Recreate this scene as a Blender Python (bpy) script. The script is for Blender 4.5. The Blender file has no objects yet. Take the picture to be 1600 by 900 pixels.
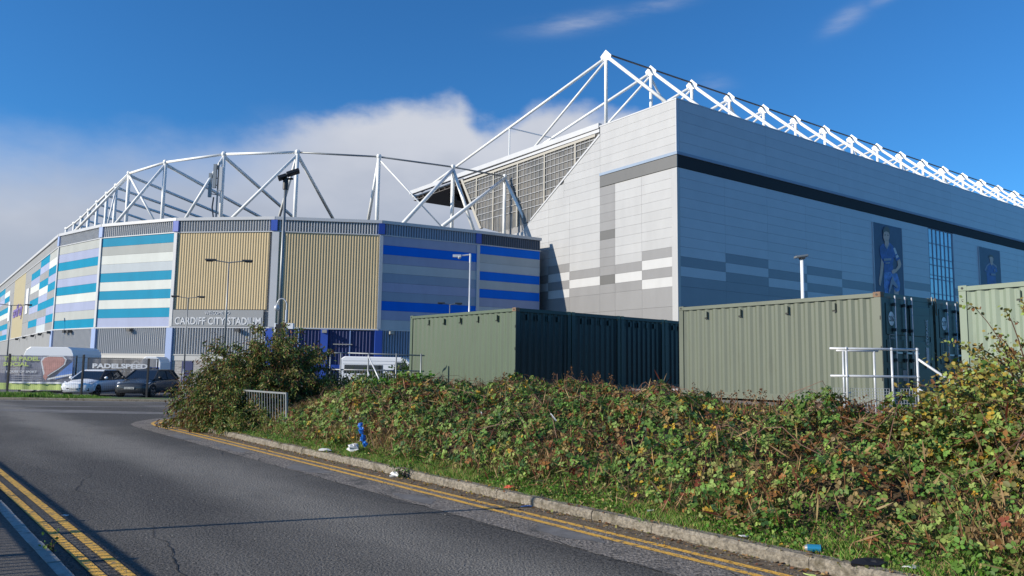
import bpy, bmesh, math, random
import numpy as np
from mathutils import Vector, Matrix, Quaternion

random.seed(7); rng = np.random.default_rng(11)
SC = bpy.context.scene
COL = SC.collection
rad = math.radians

# ------------------------------------------------------------------ camera
EYE = 1.75
PITCH, ROLL, FPX = 0.10603, 0.013574, 1192.6
cam_d = bpy.data.cameras.new('camera'); cam = bpy.data.objects.new('camera', cam_d); COL.objects.link(cam)
cam_d.sensor_width = 36.0; cam_d.lens = 36.0*FPX/1600.0
cam_d.clip_start = 0.1; cam_d.clip_end = 3000
cam.matrix_world = Matrix.Translation((0, 0, EYE)) @ (Matrix.Rotation(math.pi/2 + PITCH, 4, 'X') @ Matrix.Rotation(ROLL, 4, 'Z'))
SC.camera = cam

# ------------------------------------------------------------------ light and sky
SUN_EL, SUN_AZ = rad(23.0), math.atan2(-.933, -.361)
world = bpy.data.worlds.new('World'); SC.world = world; world.use_nodes = True
wn, wl = world.node_tree.nodes, world.node_tree.links
wn.clear()
def WN(t, **k):
    n = wn.new(t)
    for a, b in k.items(): setattr(n, a, b)
    return n
def wmath(op, a, b=None, c=None, clamp=False):
    n = WN('ShaderNodeMath', operation=op); n.use_clamp = clamp
    for i, v in enumerate((a, b, c)):
        if v is None: continue
        if isinstance(v, (int, float)): n.inputs[i].default_value = v
        else: wl.new(v, n.inputs[i])
    return n.outputs[0]
sky = WN('ShaderNodeTexSky', sky_type='NISHITA')
sky.sun_disc = False; sky.sun_elevation = SUN_EL; sky.sun_rotation = SUN_AZ
sky.air_density = 1.0; sky.dust_density = 0.35; sky.ozone_density = 4.0; sky.altitude = 0
tc = WN('ShaderNodeTexCoord')
sep = WN('ShaderNodeSeparateXYZ'); wl.new(tc.outputs['Generated'], sep.inputs[0])
az = wmath('ARCTAN2', sep.outputs[0], sep.outputs[1])          # 0 ahead, + right
el = wmath('ARCSINE', sep.outputs[2])
comb = WN('ShaderNodeCombineXYZ'); wl.new(az, comb.inputs[0]); wl.new(wmath('MULTIPLY', el, 1.7), comb.inputs[1])
def wnoise(scale, detail, rough=0.55, dist=0.0):
    n = WN('ShaderNodeTexNoise'); n.inputs['Scale'].default_value = scale; n.inputs['Detail'].default_value = detail
    n.inputs['Roughness'].default_value = rough; n.inputs['Distortion'].default_value = dist
    wl.new(comb.outputs[0], n.inputs['Vector']); return n.outputs['Fac']
n1 = wnoise(6.0, 9, .56); n2 = wnoise(2.2, 5); n3 = wnoise(22, 5)
# height of the cloud bank as a function of azimuth (periodic round the horizon)
crv = WN('ShaderNodeFloatCurve'); cm = crv.mapping; cm.use_clip = False
pts = [(-3.14, .05), (-1.5, .18), (-.62, .255), (-.50, .262), (-.40, .275), (-.33, .292), (-.25, .312), (-.18, .333), (-.12, .350), (-.08, .352), (-.05, .322), (-.02, .318), (.02, .340), (.06, .346), (.10, .346), (.16, .330), (.24, .20), (.34, -.05), (.7, -.2), (1.5, -.2), (2.4, -.1), (3.14, .05)]
c = cm.curves[0]
def nx(a): return (a+3.15)/6.3
c.points[0].location = (0, .5+.05); c.points[1].location = (1, .5+.05)
for a, e in pts: c.points.new(nx(a), .5+e)
cm.update()
wl.new(wmath('MULTIPLY_ADD', az, 1/6.3, .5), crv.inputs['Value'])
top = wmath('SUBTRACT', crv.outputs[0], .5)
edge = wmath('ADD', wmath('SUBTRACT', top, el), wmath('MULTIPLY', wmath('SUBTRACT', n1, .5), .10))
soft = WN('ShaderNodeMapRange', interpolation_type='SMOOTHSTEP'); wl.new(edge, soft.inputs['Value'])
soft.inputs['From Min'].default_value = -.010; soft.inputs['From Max'].default_value = .026
# towards the left the bank fades softly into the blue
soft2 = WN('ShaderNodeMapRange', interpolation_type='SMOOTHSTEP'); wl.new(edge, soft2.inputs['Value']); soft2.inputs['From Min'].default_value = -.03; soft2.inputs['From Max'].default_value = .10
lf = WN('ShaderNodeMapRange', interpolation_type='SMOOTHSTEP'); wl.new(az, lf.inputs['Value']); lf.inputs['From Min'].default_value = -.42; lf.inputs['From Max'].default_value = -.20
sm = WN('ShaderNodeMix', data_type='FLOAT'); wl.new(lf.outputs[0], sm.inputs['Factor']); wl.new(soft2.outputs[0], sm.inputs['A']); wl.new(soft.outputs[0], sm.inputs['B'])
# small wisps high up, each a stretched noisy streak
def streak(a0, e0, sa, se, slope, gain):
    da = wmath('SUBTRACT', az, a0); de = wmath('SUBTRACT', wmath('SUBTRACT', el, e0), wmath('MULTIPLY', da, slope))
    r2 = wmath('ADD', wmath('POWER', wmath('ABSOLUTE', wmath('DIVIDE', da, sa)), 2.), wmath('POWER', wmath('ABSOLUTE', wmath('DIVIDE', de, se)), 2.))
    g = wmath('POWER', 2.718, wmath('MULTIPLY', r2, -1.))
    return wmath('MULTIPLY', wmath('MULTIPLY', g, gain), wmath('MULTIPLY', wmath('SUBTRACT', nwisp, .32), 2.4), None, True)
mw = WN('ShaderNodeMapping'); wl.new(comb.outputs[0], mw.inputs['Vector']); mw.inputs['Scale'].default_value = (1.0, 3.0, 1); mw.inputs['Rotation'].default_value = (0, 0, -.3)
nw_ = WN('ShaderNodeTexNoise'); nw_.inputs['Scale'].default_value = 9; nw_.inputs['Detail'].default_value = 8; nw_.inputs['Roughness'].default_value = .6; wl.new(mw.outputs[0], nw_.inputs['Vector']); nwisp = nw_.outputs['Fac']
wispm = streak(.085, .440, .060, .010, .10, .5)
for st_ in ((.19, .455, .05, .008, .15, .35), (.425, .415, .022, .010, .35, .5), (.47, .43, .02, .006, .2, .4), (.265, .360, .02, .008, -.1, .3), (-.9, .5, .12, .015, .1, .5), (1.3, .45, .1, .012, .2, .4), (2.6, .5, .15, .015, .1, .4)):
    wispm = wmath('MAXIMUM', wispm, streak(*st_))
mask = wmath('MAXIMUM', wmath('MULTIPLY', sm.outputs['Result'], .92), wispm)
# cloud colour: brighter near the top edge, greyer below
sh = WN('ShaderNodeMapRange', interpolation_type='SMOOTHSTEP'); wl.new(wmath('ADD', edge, wmath('MULTIPLY', wmath('SUBTRACT', n2, .5), .42)), sh.inputs['Value'])
sh.inputs['From Min'].default_value = .0; sh.inputs['From Max'].default_value = .16
cc = WN('ShaderNodeMix', data_type='RGBA'); wl.new(sh.outputs[0], cc.inputs['Factor'])
cc.inputs['A'].default_value = (5.4, 5.55, 6.0, 1); cc.inputs['B'].default_value = (3.65, 3.95, 4.65, 1)
hs = WN('ShaderNodeMix', data_type='RGBA', blend_type='MULTIPLY'); hs.inputs['Factor'].default_value = 1; wl.new(sky.outputs[0], hs.inputs['A']); hs.inputs['B'].default_value = (.36, .88, 1.27, 1)
mx = WN('ShaderNodeMix', data_type='RGBA'); wl.new(mask, mx.inputs['Factor']); wl.new(hs.outputs['Result'], mx.inputs['A']); wl.new(cc.outputs['Result'], mx.inputs['B'])
bg = WN('ShaderNodeBackground'); bg.inputs['Strength'].default_value = 0.10; wl.new(mx.outputs['Result'], bg.inputs['Color'])
wo = WN('ShaderNodeOutputWorld'); wl.new(bg.outputs[0], wo.inputs['Surface'])

sd = bpy.data.lights.new('sun', 'SUN'); sd.energy = 4.9; sd.angle = rad(.5); sd.color = (1.0, .905, .77)
sun = bpy.data.objects.new('sun', sd); COL.objects.link(sun)
sv = Vector((math.sin(SUN_AZ)*math.cos(SUN_EL), math.cos(SUN_AZ)*math.cos(SUN_EL), math.sin(SUN_EL)))
sun.rotation_euler = sv.to_track_quat('Z', 'Y').to_euler(); sun.location = (-40, -20, 60)
SC.view_settings.view_transform = 'Standard'; SC.view_settings.look = 'None'; SC.view_settings.gamma = 1
SC.view_settings.exposure = 0.3; SC.view_settings.use_curve_mapping = False
SC.render.engine = 'CYCLES'
SC.cycles.max_bounces = 6; SC.cycles.transparent_max_bounces = 8

# ------------------------------------------------------------------ materials
M = {}
def mat(name, col, rough=.6, metal=0., var=0., scale=6., bump=0., bscale=40., spec=.5, rnd=0., alpha=1., trans=0., dirt=None, dscale=2., dlo=.5, dhi=.7, stretch=None, bd=.02):
    m = bpy.data.materials.new(name); m.use_nodes = True
    N, L = m.node_tree.nodes, m.node_tree.links
    b = N['Principled BSDF']
    b.inputs['Roughness'].default_value = rough; b.inputs['Metallic'].default_value = metal
    b.inputs['Specular IOR Level'].default_value = spec; b.inputs['Alpha'].default_value = alpha
    b.inputs['Transmission Weight'].default_value = trans
    co = N.new('ShaderNodeTexCoord'); src = co.outputs['Object']
    if stretch:
        mp = N.new('ShaderNodeMapping'); mp.inputs['Scale'].default_value = stretch; L.new(src, mp.inputs['Vector']); src = mp.outputs[0]
    rgb = N.new('ShaderNodeRGB'); rgb.outputs[0].default_value = (*col, 1); cur = rgb.outputs[0]
    def noise(s, d=5, r=.6):
        n = N.new('ShaderNodeTexNoise'); n.inputs['Scale'].default_value = s; n.inputs['Detail'].default_value = d; n.inputs['Roughness'].default_value = r
        L.new(src, n.inputs['Vector']); return n.outputs['Fac']
    if var or rnd:
        h = N.new('ShaderNodeHueSaturation'); L.new(cur, h.inputs['Color']); val = None
        if var:
            mr = N.new('ShaderNodeMapRange'); L.new(noise(scale), mr.inputs['Value'])
            mr.inputs['From Min'].default_value = .3; mr.inputs['From Max'].default_value = .7
            mr.inputs['To Min'].default_value = 1-var; mr.inputs['To Max'].default_value = 1+var; val = mr.outputs[0]
        if rnd:
            oi = N.new('ShaderNodeObjectInfo'); r2 = N.new('ShaderNodeMapRange'); L.new(oi.outputs['Random'], r2.inputs['Value'])
            r2.inputs['To Min'].default_value = 1-rnd; r2.inputs['To Max'].default_value = 1+rnd
            if val is not None:
                mm = N.new('ShaderNodeMath'); mm.operation = 'MULTIPLY'; L.new(val, mm.inputs[0]); L.new(r2.outputs[0], mm.inputs[1]); val = mm.outputs[0]
            else: val = r2.outputs[0]
        L.new(val, h.inputs['Value']); cur = h.outputs[0]
    if dirt:
        mr = N.new('ShaderNodeMapRange'); mr.interpolation_type = 'SMOOTHSTEP'; L.new(noise(dscale, 7, .65), mr.inputs['Value'])
        mr.inputs['From Min'].default_value = dlo; mr.inputs['From Max'].default_value = dhi
        mi = N.new('ShaderNodeMix'); mi.data_type = 'RGBA'; L.new(mr.outputs[0], mi.inputs['Factor']); L.new(cur, mi.inputs['A']); mi.inputs['B'].default_value = (*dirt, 1)
        cur = mi.outputs['Result']
    L.new(cur, b.inputs['Base Color'])
    if bump:
        bp = N.new('ShaderNodeBump'); bp.inputs['Strength'].default_value = bump; bp.inputs['Distance'].default_value = bd
        L.new(noise(bscale, 4), bp.inputs['Height']); L.new(bp.outputs[0], b.inputs['Normal'])
    M[name] = m; return m

mat('asphalt', (.064, .060, .055), .85, var=1.0, scale=24, bump=1., bscale=36, bd=.045)
mat('old_asphalt', (.19, .17, .15), .9, var=.95, scale=24, bump=1., bscale=36, bd=.045, dirt=(.07, .068, .065), dscale=1.6, dlo=.5, dhi=.68)
mat('car_park', (.085, .085, .088), .9, var=.2, scale=3, bump=.3, bscale=30)
mat('patch', (.15, .145, .14), .9, var=.25, scale=5, bump=.5, bscale=80, dirt=(.08, .08, .08), dscale=.8)
mat('pavement', (.085, .08, .075), .9, var=.5, scale=45, bump=.7, bscale=110)
mat('yellow_paint', (.72, .40, .06), .75, var=.15, scale=30, bump=.6, bscale=70, dirt=(.13, .11, .08), dscale=16, dlo=.53, dhi=.62)
mat('kerb_stone', (.205, .18, .14), .9, var=.6, scale=26, bump=1., bscale=35, rnd=.07, dirt=(.10, .085, .055), dscale=4, dlo=.48, dhi=.68)
mat('kerb_pale', (.36, .35, .33), .9, var=.15, scale=14, bump=.8, bscale=60, rnd=.08, dirt=(.14, .13, .11), dscale=5, dlo=.5, dhi=.72)
mat('silt', (.14, .105, .065), .95, var=.45, scale=14, bump=1., bscale=40, dirt=(.05, .04, .03), dscale=8)
mat('soil', (.055, .038, .022), .95, var=.4, scale=5, bump=1., bscale=20, dirt=(.10, .07, .035), dscale=2.2, dlo=.45, dhi=.6)
mat('gravel', (.20, .19, .17), .95, var=.3, scale=20, bump=.9, bscale=40)
mat('turf', (.07, .11, .03), .95, var=.3, scale=5, bump=.8, bscale=30)
WM_ = dict(rough=.6, rnd=.045, var=.06, scale=.8, spec=.12, stretch=(1, 1, .35))
W_ = dict(rough=.42, rnd=.035, var=.05, scale=.8, spec=.5, stretch=(1, 1, .3))
mat('panel_white', (.385, .39, .39), **W_)
mat('panel_bright', (.47, .475, .47), **W_)
mat('panel_grey', (.225, .225, .225), **W_)
mat('panel_dark', (.125, .125, .12), **W_)
mat('shade_blue_pale', (.45, .47, .515), rough=.38, rnd=.03, var=.04, scale=.5, spec=.6)  # panel white tinted bluer: skylit shade of the long face put into the colour
mat('shade_blue_grey', (.22, .24, .28), rough=.4, rnd=.05, var=.04, scale=.5, spec=.5)  # panel grey for the long face, with the same blue of shade in its colour
mat('band', (.03, .03, .033), .7, spec=.2)  # darker copy of the band's grey, with the long face's shade painted in
mat('trim_white', (.50, .51, .52), .4, var=.05, scale=.5)
mat('steel_white', (.78, .79, .77), .45, var=.05, scale=.5, dirt=(.5, .5, .46), dscale=.4, dlo=.58, dhi=.8)
mat('soft_grey', (.40, .44, .455), **WM_)
mat('joint', (.24, .24, .24), .8)
mat('teal', (.0, .215, .36), **WM_)
mat('cool_white', (.55, .58, .55), **WM_)
mat('off_white', (.36, .38, .365), **WM_)
mat('lavender', (.31, .35, .49), **WM_)
mat('pale_blue', (.43, .48, .51), **WM_)
mat('steel_blue', (.27, .34, .44), **WM_)
mat('royal', (.0, .14, .66), **WM_)
mat('mid_grey', (.27, .28, .285), **WM_)
mat('gold', (.52, .415, .25), rough=.65, spec=.1, var=.03, scale=1)
mat('gold_plain', (.38, .33, .19), rough=.5, var=.04, scale=1)
mat('rib_grey', (.40, .41, .42), .5, var=.03, scale=.8)
mat('rib_dark', (.10, .115, .15), .5)
mat('rib_back', (.06, .065, .07), .8)
mat('pilaster', (.035, .09, .42), .45)
mat('pilaster_pale', (.27, .36, .58), .45)
mat('shutter', (.012, .022, .10), .5)
mat('block_', (.36, .35, .33), .9, var=.1, scale=3, bump=.3)
mat('beam', (.48, .48, .46), .7)
mat('glass', (.34, .46, .52), .15, spec=1.0, metal=.35, rnd=.12)
mat('polycarb', (.20, .19, .17), .35, alpha=.80, dirt=(.13, .13, .12), dscale=.35, dlo=.42, dhi=.62, var=.15, scale=1.5)
mat('screen_cream', (.38, .36, .31), .6)
mat('cont_green', (.108, .124, .092), .45, var=.06, scale=2, rnd=.04, dirt=(.085, .095, .068), dscale=1.6, dlo=.55, dhi=.8, stretch=(1, 1, .25))
mat('cont_moss', (.082, .112, .072), .45, var=.06, scale=2, rnd=.04, dirt=(.065, .08, .05), dscale=1.6, dlo=.55, dhi=.8, stretch=(1, 1, .25))
mat('cont_pale', (.19, .235, .175), .45, var=.06, scale=2, rnd=.04, dirt=(.14, .17, .12), dscale=1.6, dlo=.55, dhi=.8, stretch=(1, 1, .25))
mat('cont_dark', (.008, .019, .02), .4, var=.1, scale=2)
mat('rust', (.17, .11, .07), .8, var=.3, scale=12)
mat('black', (.012, .012, .013), .5)
mat('dark_metal', (.035, .037, .04), .5)
mat('tube_dark', (.10, .09, .085), .6)
mat('galv', (.26, .28, .29), .5, metal=.35, var=.12, scale=6)
mat('galv_white', (.52, .54, .56), .38, metal=.2, var=.08, scale=6)
mat('pole_grey', (.22, .24, .25), .45, metal=.4, var=.1, scale=2)
mat('wood', (.36, .25, .13), .85, var=.25, scale=10, stretch=(1, 6, 6))
mat('bark', (.085, .06, .04), .9, var=.3, scale=12)
mat('stem_red', (.13, .065, .042), .7, var=.3, scale=5)
mat('dry', (.30, .20, .10), .9, var=.3, scale=8)
mat('car_white', (.80, .82, .84), .25, spec=.7)
mat('car_grey', (.06, .068, .075), .25, metal=.3, spec=.7)
mat('car_glass', (.012, .016, .022), .05, spec=1.)
mat('tyre', (.015, .015, .015), .85)
mat('rim', (.20, .20, .21), .35, metal=.7)
mat('lamp_glass', (.45, .47, .5), .1, spec=.9)
mat('plate', (.62, .62, .58), .5)
mat('white_gloss', (.78, .79, .80), .35)
mat('shade_grey', (.20, .22, .27), .5)
mat('blue_gloss', (.02, .07, .42), .4)
mat('banner_navy', (.11, .13, .20), .7, alpha=.74, var=.15, scale=1.4)
mat('banner_grey', (.09, .093, .105), .7, alpha=.78, var=.1, scale=1.5)
mat('lime', (.44, .54, .17), .7)
mat('salmon', (.46, .24, .21), .7, var=.15, scale=4)
mat('print_blue', (.09, .20, .50), .7, var=.15, scale=4)
mat('print_white', (.62, .64, .66), .7)
mat('print_grey', (.34, .36, .40), .7)
mat('poster_navy', (.05, .065, .13), .5, var=.15, scale=.6)
mat('poster_shirt', (.03, .08, .30), .5, var=.45, scale=1.5)
mat('poster_short', (.09, .19, .48), .5, var=.55, scale=2.2)
mat('poster_skin', (.60, .40, .31), .5, var=.12, scale=2)
mat('poster_hair', (.10, .07, .05), .5)
mat('violet', (.20, .15, .42), .6)
mat('sign_back', (.27, .28, .285), .45, var=.03)
mat('blue_plastic', (.01, .13, .50), .4)
mat('white_plastic', (.62, .63, .63), .45)
mat('red_plastic', (.60, .10, .05), .45)
mat('can_blue', (.03, .25, .42), .3, metal=.4)
mat('seat_stone', (.30, .29, .27), .9, var=.2, scale=8)

def leafmat(name, tr=.28, rough=.5):
    m = bpy.data.materials.new(name); m.use_nodes = True; N, L = m.node_tree.nodes, m.node_tree.links
    b = N['Principled BSDF']; at = N.new('ShaderNodeAttribute'); at.attribute_name = 'Col'
    L.new(at.outputs['Color'], b.inputs['Base Color']); b.inputs['Roughness'].default_value = rough; b.inputs['Specular IOR Level'].default_value = .22
    t = N.new('ShaderNodeBsdfTranslucent'); L.new(at.outputs['Color'], t.inputs['Color'])
    mi = N.new('ShaderNodeMixShader'); mi.inputs[0].default_value = tr; L.new(b.outputs[0], mi.inputs[1]); L.new(t.outputs[0], mi.inputs[2])
    L.new(mi.outputs[0], N['Material Output'].inputs['Surface']); M[name] = m; return m
leafmat('leaf'); leafmat('blade', .35, .6)

def worn_road():
    """dark asphalt with pale worn stripes where the wheels run, and mottled wear"""
    m = M['asphalt']; N, L = m.node_tree.nodes, m.node_tree.links
    b = N['Principled BSDF']; cur = b.inputs['Base Color'].links[0].from_socket
    co = N.new('ShaderNodeTexCoord')
    def dot(v):
        d = N.new('ShaderNodeVectorMath'); d.operation = 'DOT_PRODUCT'; L.new(co.outputs['Object'], d.inputs[0]); d.inputs[1].default_value = v; return d.outputs['Value']
    def mt(op, a, b2=0., c2=0., cl=False):
        n = N.new('ShaderNodeMath'); n.operation = op; n.use_clamp = cl
        for i, v in enumerate((a, b2, c2)):
            if isinstance(v, (int, float)): n.inputs[i].default_value = v
            else: L.new(v, n.inputs[i])
        return n.outputs[0]
    P, Q = dot((.764, .645, 0)), dot((-.645, .764, 0))
    def nz(sp, sq, det=5, rough=.6):
        c = N.new('ShaderNodeCombineXYZ'); L.new(mt('MULTIPLY', P, sp), c.inputs[0]); L.new(mt('MULTIPLY', Q, sq), c.inputs[1])
        n = N.new('ShaderNodeTexNoise'); n.inputs['Scale'].default_value = 1; n.inputs['Detail'].default_value = det; n.inputs['Roughness'].default_value = rough; L.new(c.outputs[0], n.inputs['Vector']); return n.outputs['Fac']
    def track(c_, w_, g):
        wob = mt('MULTIPLY', mt('SUBTRACT', nz(.1, .16, 2), .5), .9); d = mt('DIVIDE', mt('SUBTRACT', mt('ADD', P, wob), c_), w_)
        return mt('MULTIPLY', mt('POWER', 2.718, mt('MULTIPLY', mt('MULTIPLY', d, d), -1.)), g)
    wear = mt('ADD', mt('ADD', track(4.35, .75, 1.0), track(2.6, .35, .25)), mt('MULTIPLY', mt('SUBTRACT', nz(.35, .12, 6), .47), 2.2))
    wear = mt('MULTIPLY', wear, mt('MULTIPLY', nz(1.5, .55, 7, .7), 2.0, 0, True), 0, True)
    g = N.new('ShaderNodeTexNoise'); g.inputs['Scale'].default_value = 48; g.inputs['Detail'].default_value = 2; L.new(co.outputs['Object'], g.inputs['Vector'])
    gr = N.new('ShaderNodeMapRange'); L.new(g.outputs['Fac'], gr.inputs['Value']); gr.inputs['From Min'].default_value = .36; gr.inputs['From Max'].default_value = .62
    fac = mt('MULTIPLY', wear, mt('ADD', mt('MULTIPLY', gr.outputs[0], .8), .2), 0, True)
    mi = N.new('ShaderNodeMix'); mi.data_type = 'RGBA'; L.new(fac, mi.inputs['Factor']); L.new(cur, mi.inputs['A']); mi.inputs['B'].default_value = (.26, .245, .215, 1)
    L.new(mi.outputs['Result'], b.inputs['Base Color'])
worn_road()

def brick_mat(name, c1, c2, mortar, bw, bh, ux):
    """blockwork whose courses run along direction ux"""
    m = mat(name, c1, .9); N, L = m.node_tree.nodes, m.node_tree.links; b = N['Principled BSDF']
    co = N.new('ShaderNodeTexCoord'); d = N.new('ShaderNodeVectorMath'); d.operation = 'DOT_PRODUCT'; L.new(co.outputs['Object'], d.inputs[0]); d.inputs[1].default_value = (*ux, 0)
    s = N.new('ShaderNodeSeparateXYZ'); L.new(co.outputs['Object'], s.inputs[0]); c = N.new('ShaderNodeCombineXYZ'); L.new(d.outputs['Value'], c.inputs[0]); L.new(s.outputs[2], c.inputs[1])
    t = N.new('ShaderNodeTexBrick'); L.new(c.outputs[0], t.inputs['Vector']); t.inputs['Scale'].default_value = 1; t.inputs['Brick Width'].default_value = bw; t.inputs['Row Height'].default_value = bh; t.inputs['Mortar Size'].default_value = .018
    t.inputs['Color1'].default_value = (*c1, 1); t.inputs['Color2'].default_value = (*c2, 1); t.inputs['Mortar'].default_value = (*mortar, 1); L.new(t.outputs['Color'], b.inputs['Base Color'])
brick_mat('blockwork', (.40, .385, .36), (.33, .32, .30), (.22, .21, .20), .45, .225, (1, .1))

# ------------------------------------------------------------------ mesh helpers
class MB:
    def __init__(s): s.v = []; s.f = []
    def add(s, vs, fs):
        o = len(s.v); s.v += [tuple(v) for v in vs]; s.f += [tuple(i+o for i in f) for f in fs]; return s
    def frame_box(s, o, x, y, z, a, b):
        """box spanned in frame (x,y,z) at o from corner a to corner b"""
        o, x, y, z = Vector(o), Vector(x), Vector(y), Vector(z)
        P = [o + x*(a[0] if i & 1 == 0 else b[0]) + y*(a[1] if i & 2 == 0 else b[1]) + z*(a[2] if i & 4 == 0 else b[2]) for i in range(8)]
        return s.add(P, [(0, 2, 3, 1), (4, 5, 7, 6), (0, 1, 5, 4), (2, 6, 7, 3), (0, 4, 6, 2), (1, 3, 7, 5)])
    def box(s, a, b): return s.frame_box((0, 0, 0), (1, 0, 0), (0, 1, 0), (0, 0, 1), a, b)
    def prism(s, poly, vec):
        """closed prism: polygon (3d points) pushed along vec"""
        vec = Vector(vec); P = [Vector(p) for p in poly]; n = len(P)
        return s.add(P + [p+vec for p in P], [tuple(range(n))[::-1], tuple(range(n, 2*n))] + [(i, (i+1) % n, n+(i+1) % n, n+i) for i in range(n)])
    def tube(s, p, q, r, r2=None, n=8, cap=True):
        p, q = Vector(p), Vector(q); r2 = r if r2 is None else r2
        d = (q-p); 
        if d.length < 1e-6: return s
        d.normalize(); u = d.orthogonal().normalized(); w = d.cross(u); vs = []
        for c, rr in ((p, r), (q, r2)):
            for i in range(n):
                a = 2*math.pi*i/n; vs.append(c + (u*math.cos(a)+w*math.sin(a))*rr)
        fs = [(i, (i+1) % n, n+(i+1) % n, n+i) for i in range(n)]
        if cap: fs += [tuple(range(n))[::-1], tuple(range(n, 2*n))]
        return s.add(vs, fs)
    def path(s, pts, r, n=6, r1=None):
        k = len(pts)-1
        for i in range(k):
            ra = r if r1 is None else r + (r1-r)*i/k; rb = r if r1 is None else r + (r1-r)*(i+1)/k
            s.tube(pts[i], pts[i+1], ra, rb, n)
        return s
    def ball(s, c, r, n=8, m=6, sc=(1, 1, 1)):
        c = Vector(c); vs = [c+Vector((0, 0, r*sc[2]))]
        for j in range(1, m):
            t = math.pi*j/m
            for i in range(n):
                a = 2*math.pi*i/n; vs.append(c + Vector((math.sin(t)*math.cos(a)*r*sc[0], math.sin(t)*math.sin(a)*r*sc[1], math.cos(t)*r*sc[2])))
        vs.append(c-Vector((0, 0, r*sc[2]))); fs = []
        for i in range(n):
            fs.append((0, 1+i, 1+(i+1) % n)); b = 1+(m-2)*n
            fs.append((b+i, len(vs)-1, b+(i+1) % n))
            for j in range(m-2): fs.append((1+j*n+i, 1+(j+1)*n+i, 1+(j+1)*n+(i+1) % n, 1+j*n+(i+1) % n))
        return s.add(vs, fs)
    def build(s, name, m, parent=None, smooth=False, kind=None, bevel=0):
        off = origin(parent)
        me = bpy.data.meshes.new(name); me.from_pydata([(v[0]-off[0], v[1]-off[1], v[2]-off[2]) for v in s.v], [], s.f)
        me.validate(); me.update()
        o = bpy.data.objects.new(name, me); COL.objects.link(o)
        me.materials.append(M[m] if isinstance(m, str) else m)
        bm = bmesh.new(); bm.from_mesh(me); bmesh.ops.recalc_face_normals(bm, faces=bm.faces); bm.to_mesh(me); bm.free()
        if smooth: me.shade_smooth() if hasattr(me, 'shade_smooth') else None
        if parent is not None: o.parent = parent
        if kind: o['kind'] = kind
        if bevel:
            md = o.modifiers.new('bevel', 'BEVEL'); md.width = bevel; md.segments = 2; md.limit_method = 'ANGLE'; md.angle_limit = rad(35)
        return o
def origin(o):
    p = Vector((0, 0, 0))
    while o is not None: p = p + o.location; o = o.parent
    return p
def tag(o, label=None, cat=None, group=None, kind=None):
    if label: o['label'] = label
    if cat: o['category'] = cat
    if group: o['group'] = group
    if kind: o['kind'] = kind
    return o
def empty(name, loc=(0, 0, 0), label=None, cat=None, group=None):
    o = bpy.data.objects.new(name, None); COL.objects.link(o); o.location = loc; o.empty_display_size = .3
    return tag(o, label, cat, group)
def copy_tree(o, parent=None):
    c = o.copy(); COL.objects.link(c); c.parent = parent
    for ch in list(o.children): copy_tree(ch, c)
    return c
def text(name, body, m, parent, loc, xd, up, size, width=None, ext=.01, bold=0, align='LEFT'):
    """lettering as flat solid characters; loc world, xd reading direction, up"""
    cu = bpy.data.curves.new(name, 'FONT'); cu.body = body; cu.size = size; cu.extrude = ext; cu.offset = bold; cu.align_x = align; cu.resolution_u = 3
    t = bpy.data.objects.new(name+'_curve', cu); COL.objects.link(t)
    bpy.context.view_layer.update()
    me = bpy.data.meshes.new_from_object(t.evaluated_get(bpy.context.evaluated_depsgraph_get())); bpy.data.objects.remove(t); bpy.data.curves.remove(cu)
    me.name = name
    xs = [v.co.x for v in me.vertices]; k = 1.0
    if width: k = width/(max(xs)-min(xs)); x0 = min(xs)
    else: x0 = 0
    xd = Vector(xd).normalized(); up = Vector(up).normalized(); nn = xd.cross(up); off = Vector(loc)-origin(parent)
    for v in me.vertices: v.co = off + xd*((v.co.x-x0)*k) + up*v.co.y + nn*v.co.z
    me.materials.clear(); me.materials.append(M[m])
    o = bpy.data.objects.new(name, me); COL.objects.link(o); o.parent = parent; return o
def sheet(name, poly, z, m, parent=None, kind='structure'):
    o = MB().add([(x, y, z) for x, y in poly], [tuple(range(len(poly)))]).build(name, m, parent)
    if parent is None: o['kind'] = kind
    return o

# ------------------------------------------------------------------ noise on arrays
_T = rng.random((256, 256))
def vn(x, y, s=1., seed=0):
    x = np.asarray(x)*s+seed*17.3+500; y = np.asarray(y)*s+seed*9.1+500
    xi = np.floor(x).astype(int); yi = np.floor(y).astype(int); fx = x-xi; fy = y-yi
    fx = fx*fx*(3-2*fx); fy = fy*fy*(3-2*fy)
    g = lambda a, b: _T[a % 256, b % 256]
    return (g(xi, yi)*(1-fx)+g(xi+1, yi)*fx)*(1-fy)+(g(xi, yi+1)*(1-fx)+g(xi+1, yi+1)*fx)*fy

# ------------------------------------------------------------------ road frame
KD = np.array([-.6256, .7801]); KN = np.array([.7801, .6256])      # along the right kerb, and to its right
LD = np.array([-.645, .764]); LN = np.array([.764, .645])
P0 = 6.50; PL = 1.42
def W(p, q): v = KN*(P0+p)+KD*q; return float(v[0]), float(v[1])
def WL(p, q): v = LN*(PL+p)+LD*q; return float(v[0]), float(v[1])
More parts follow.
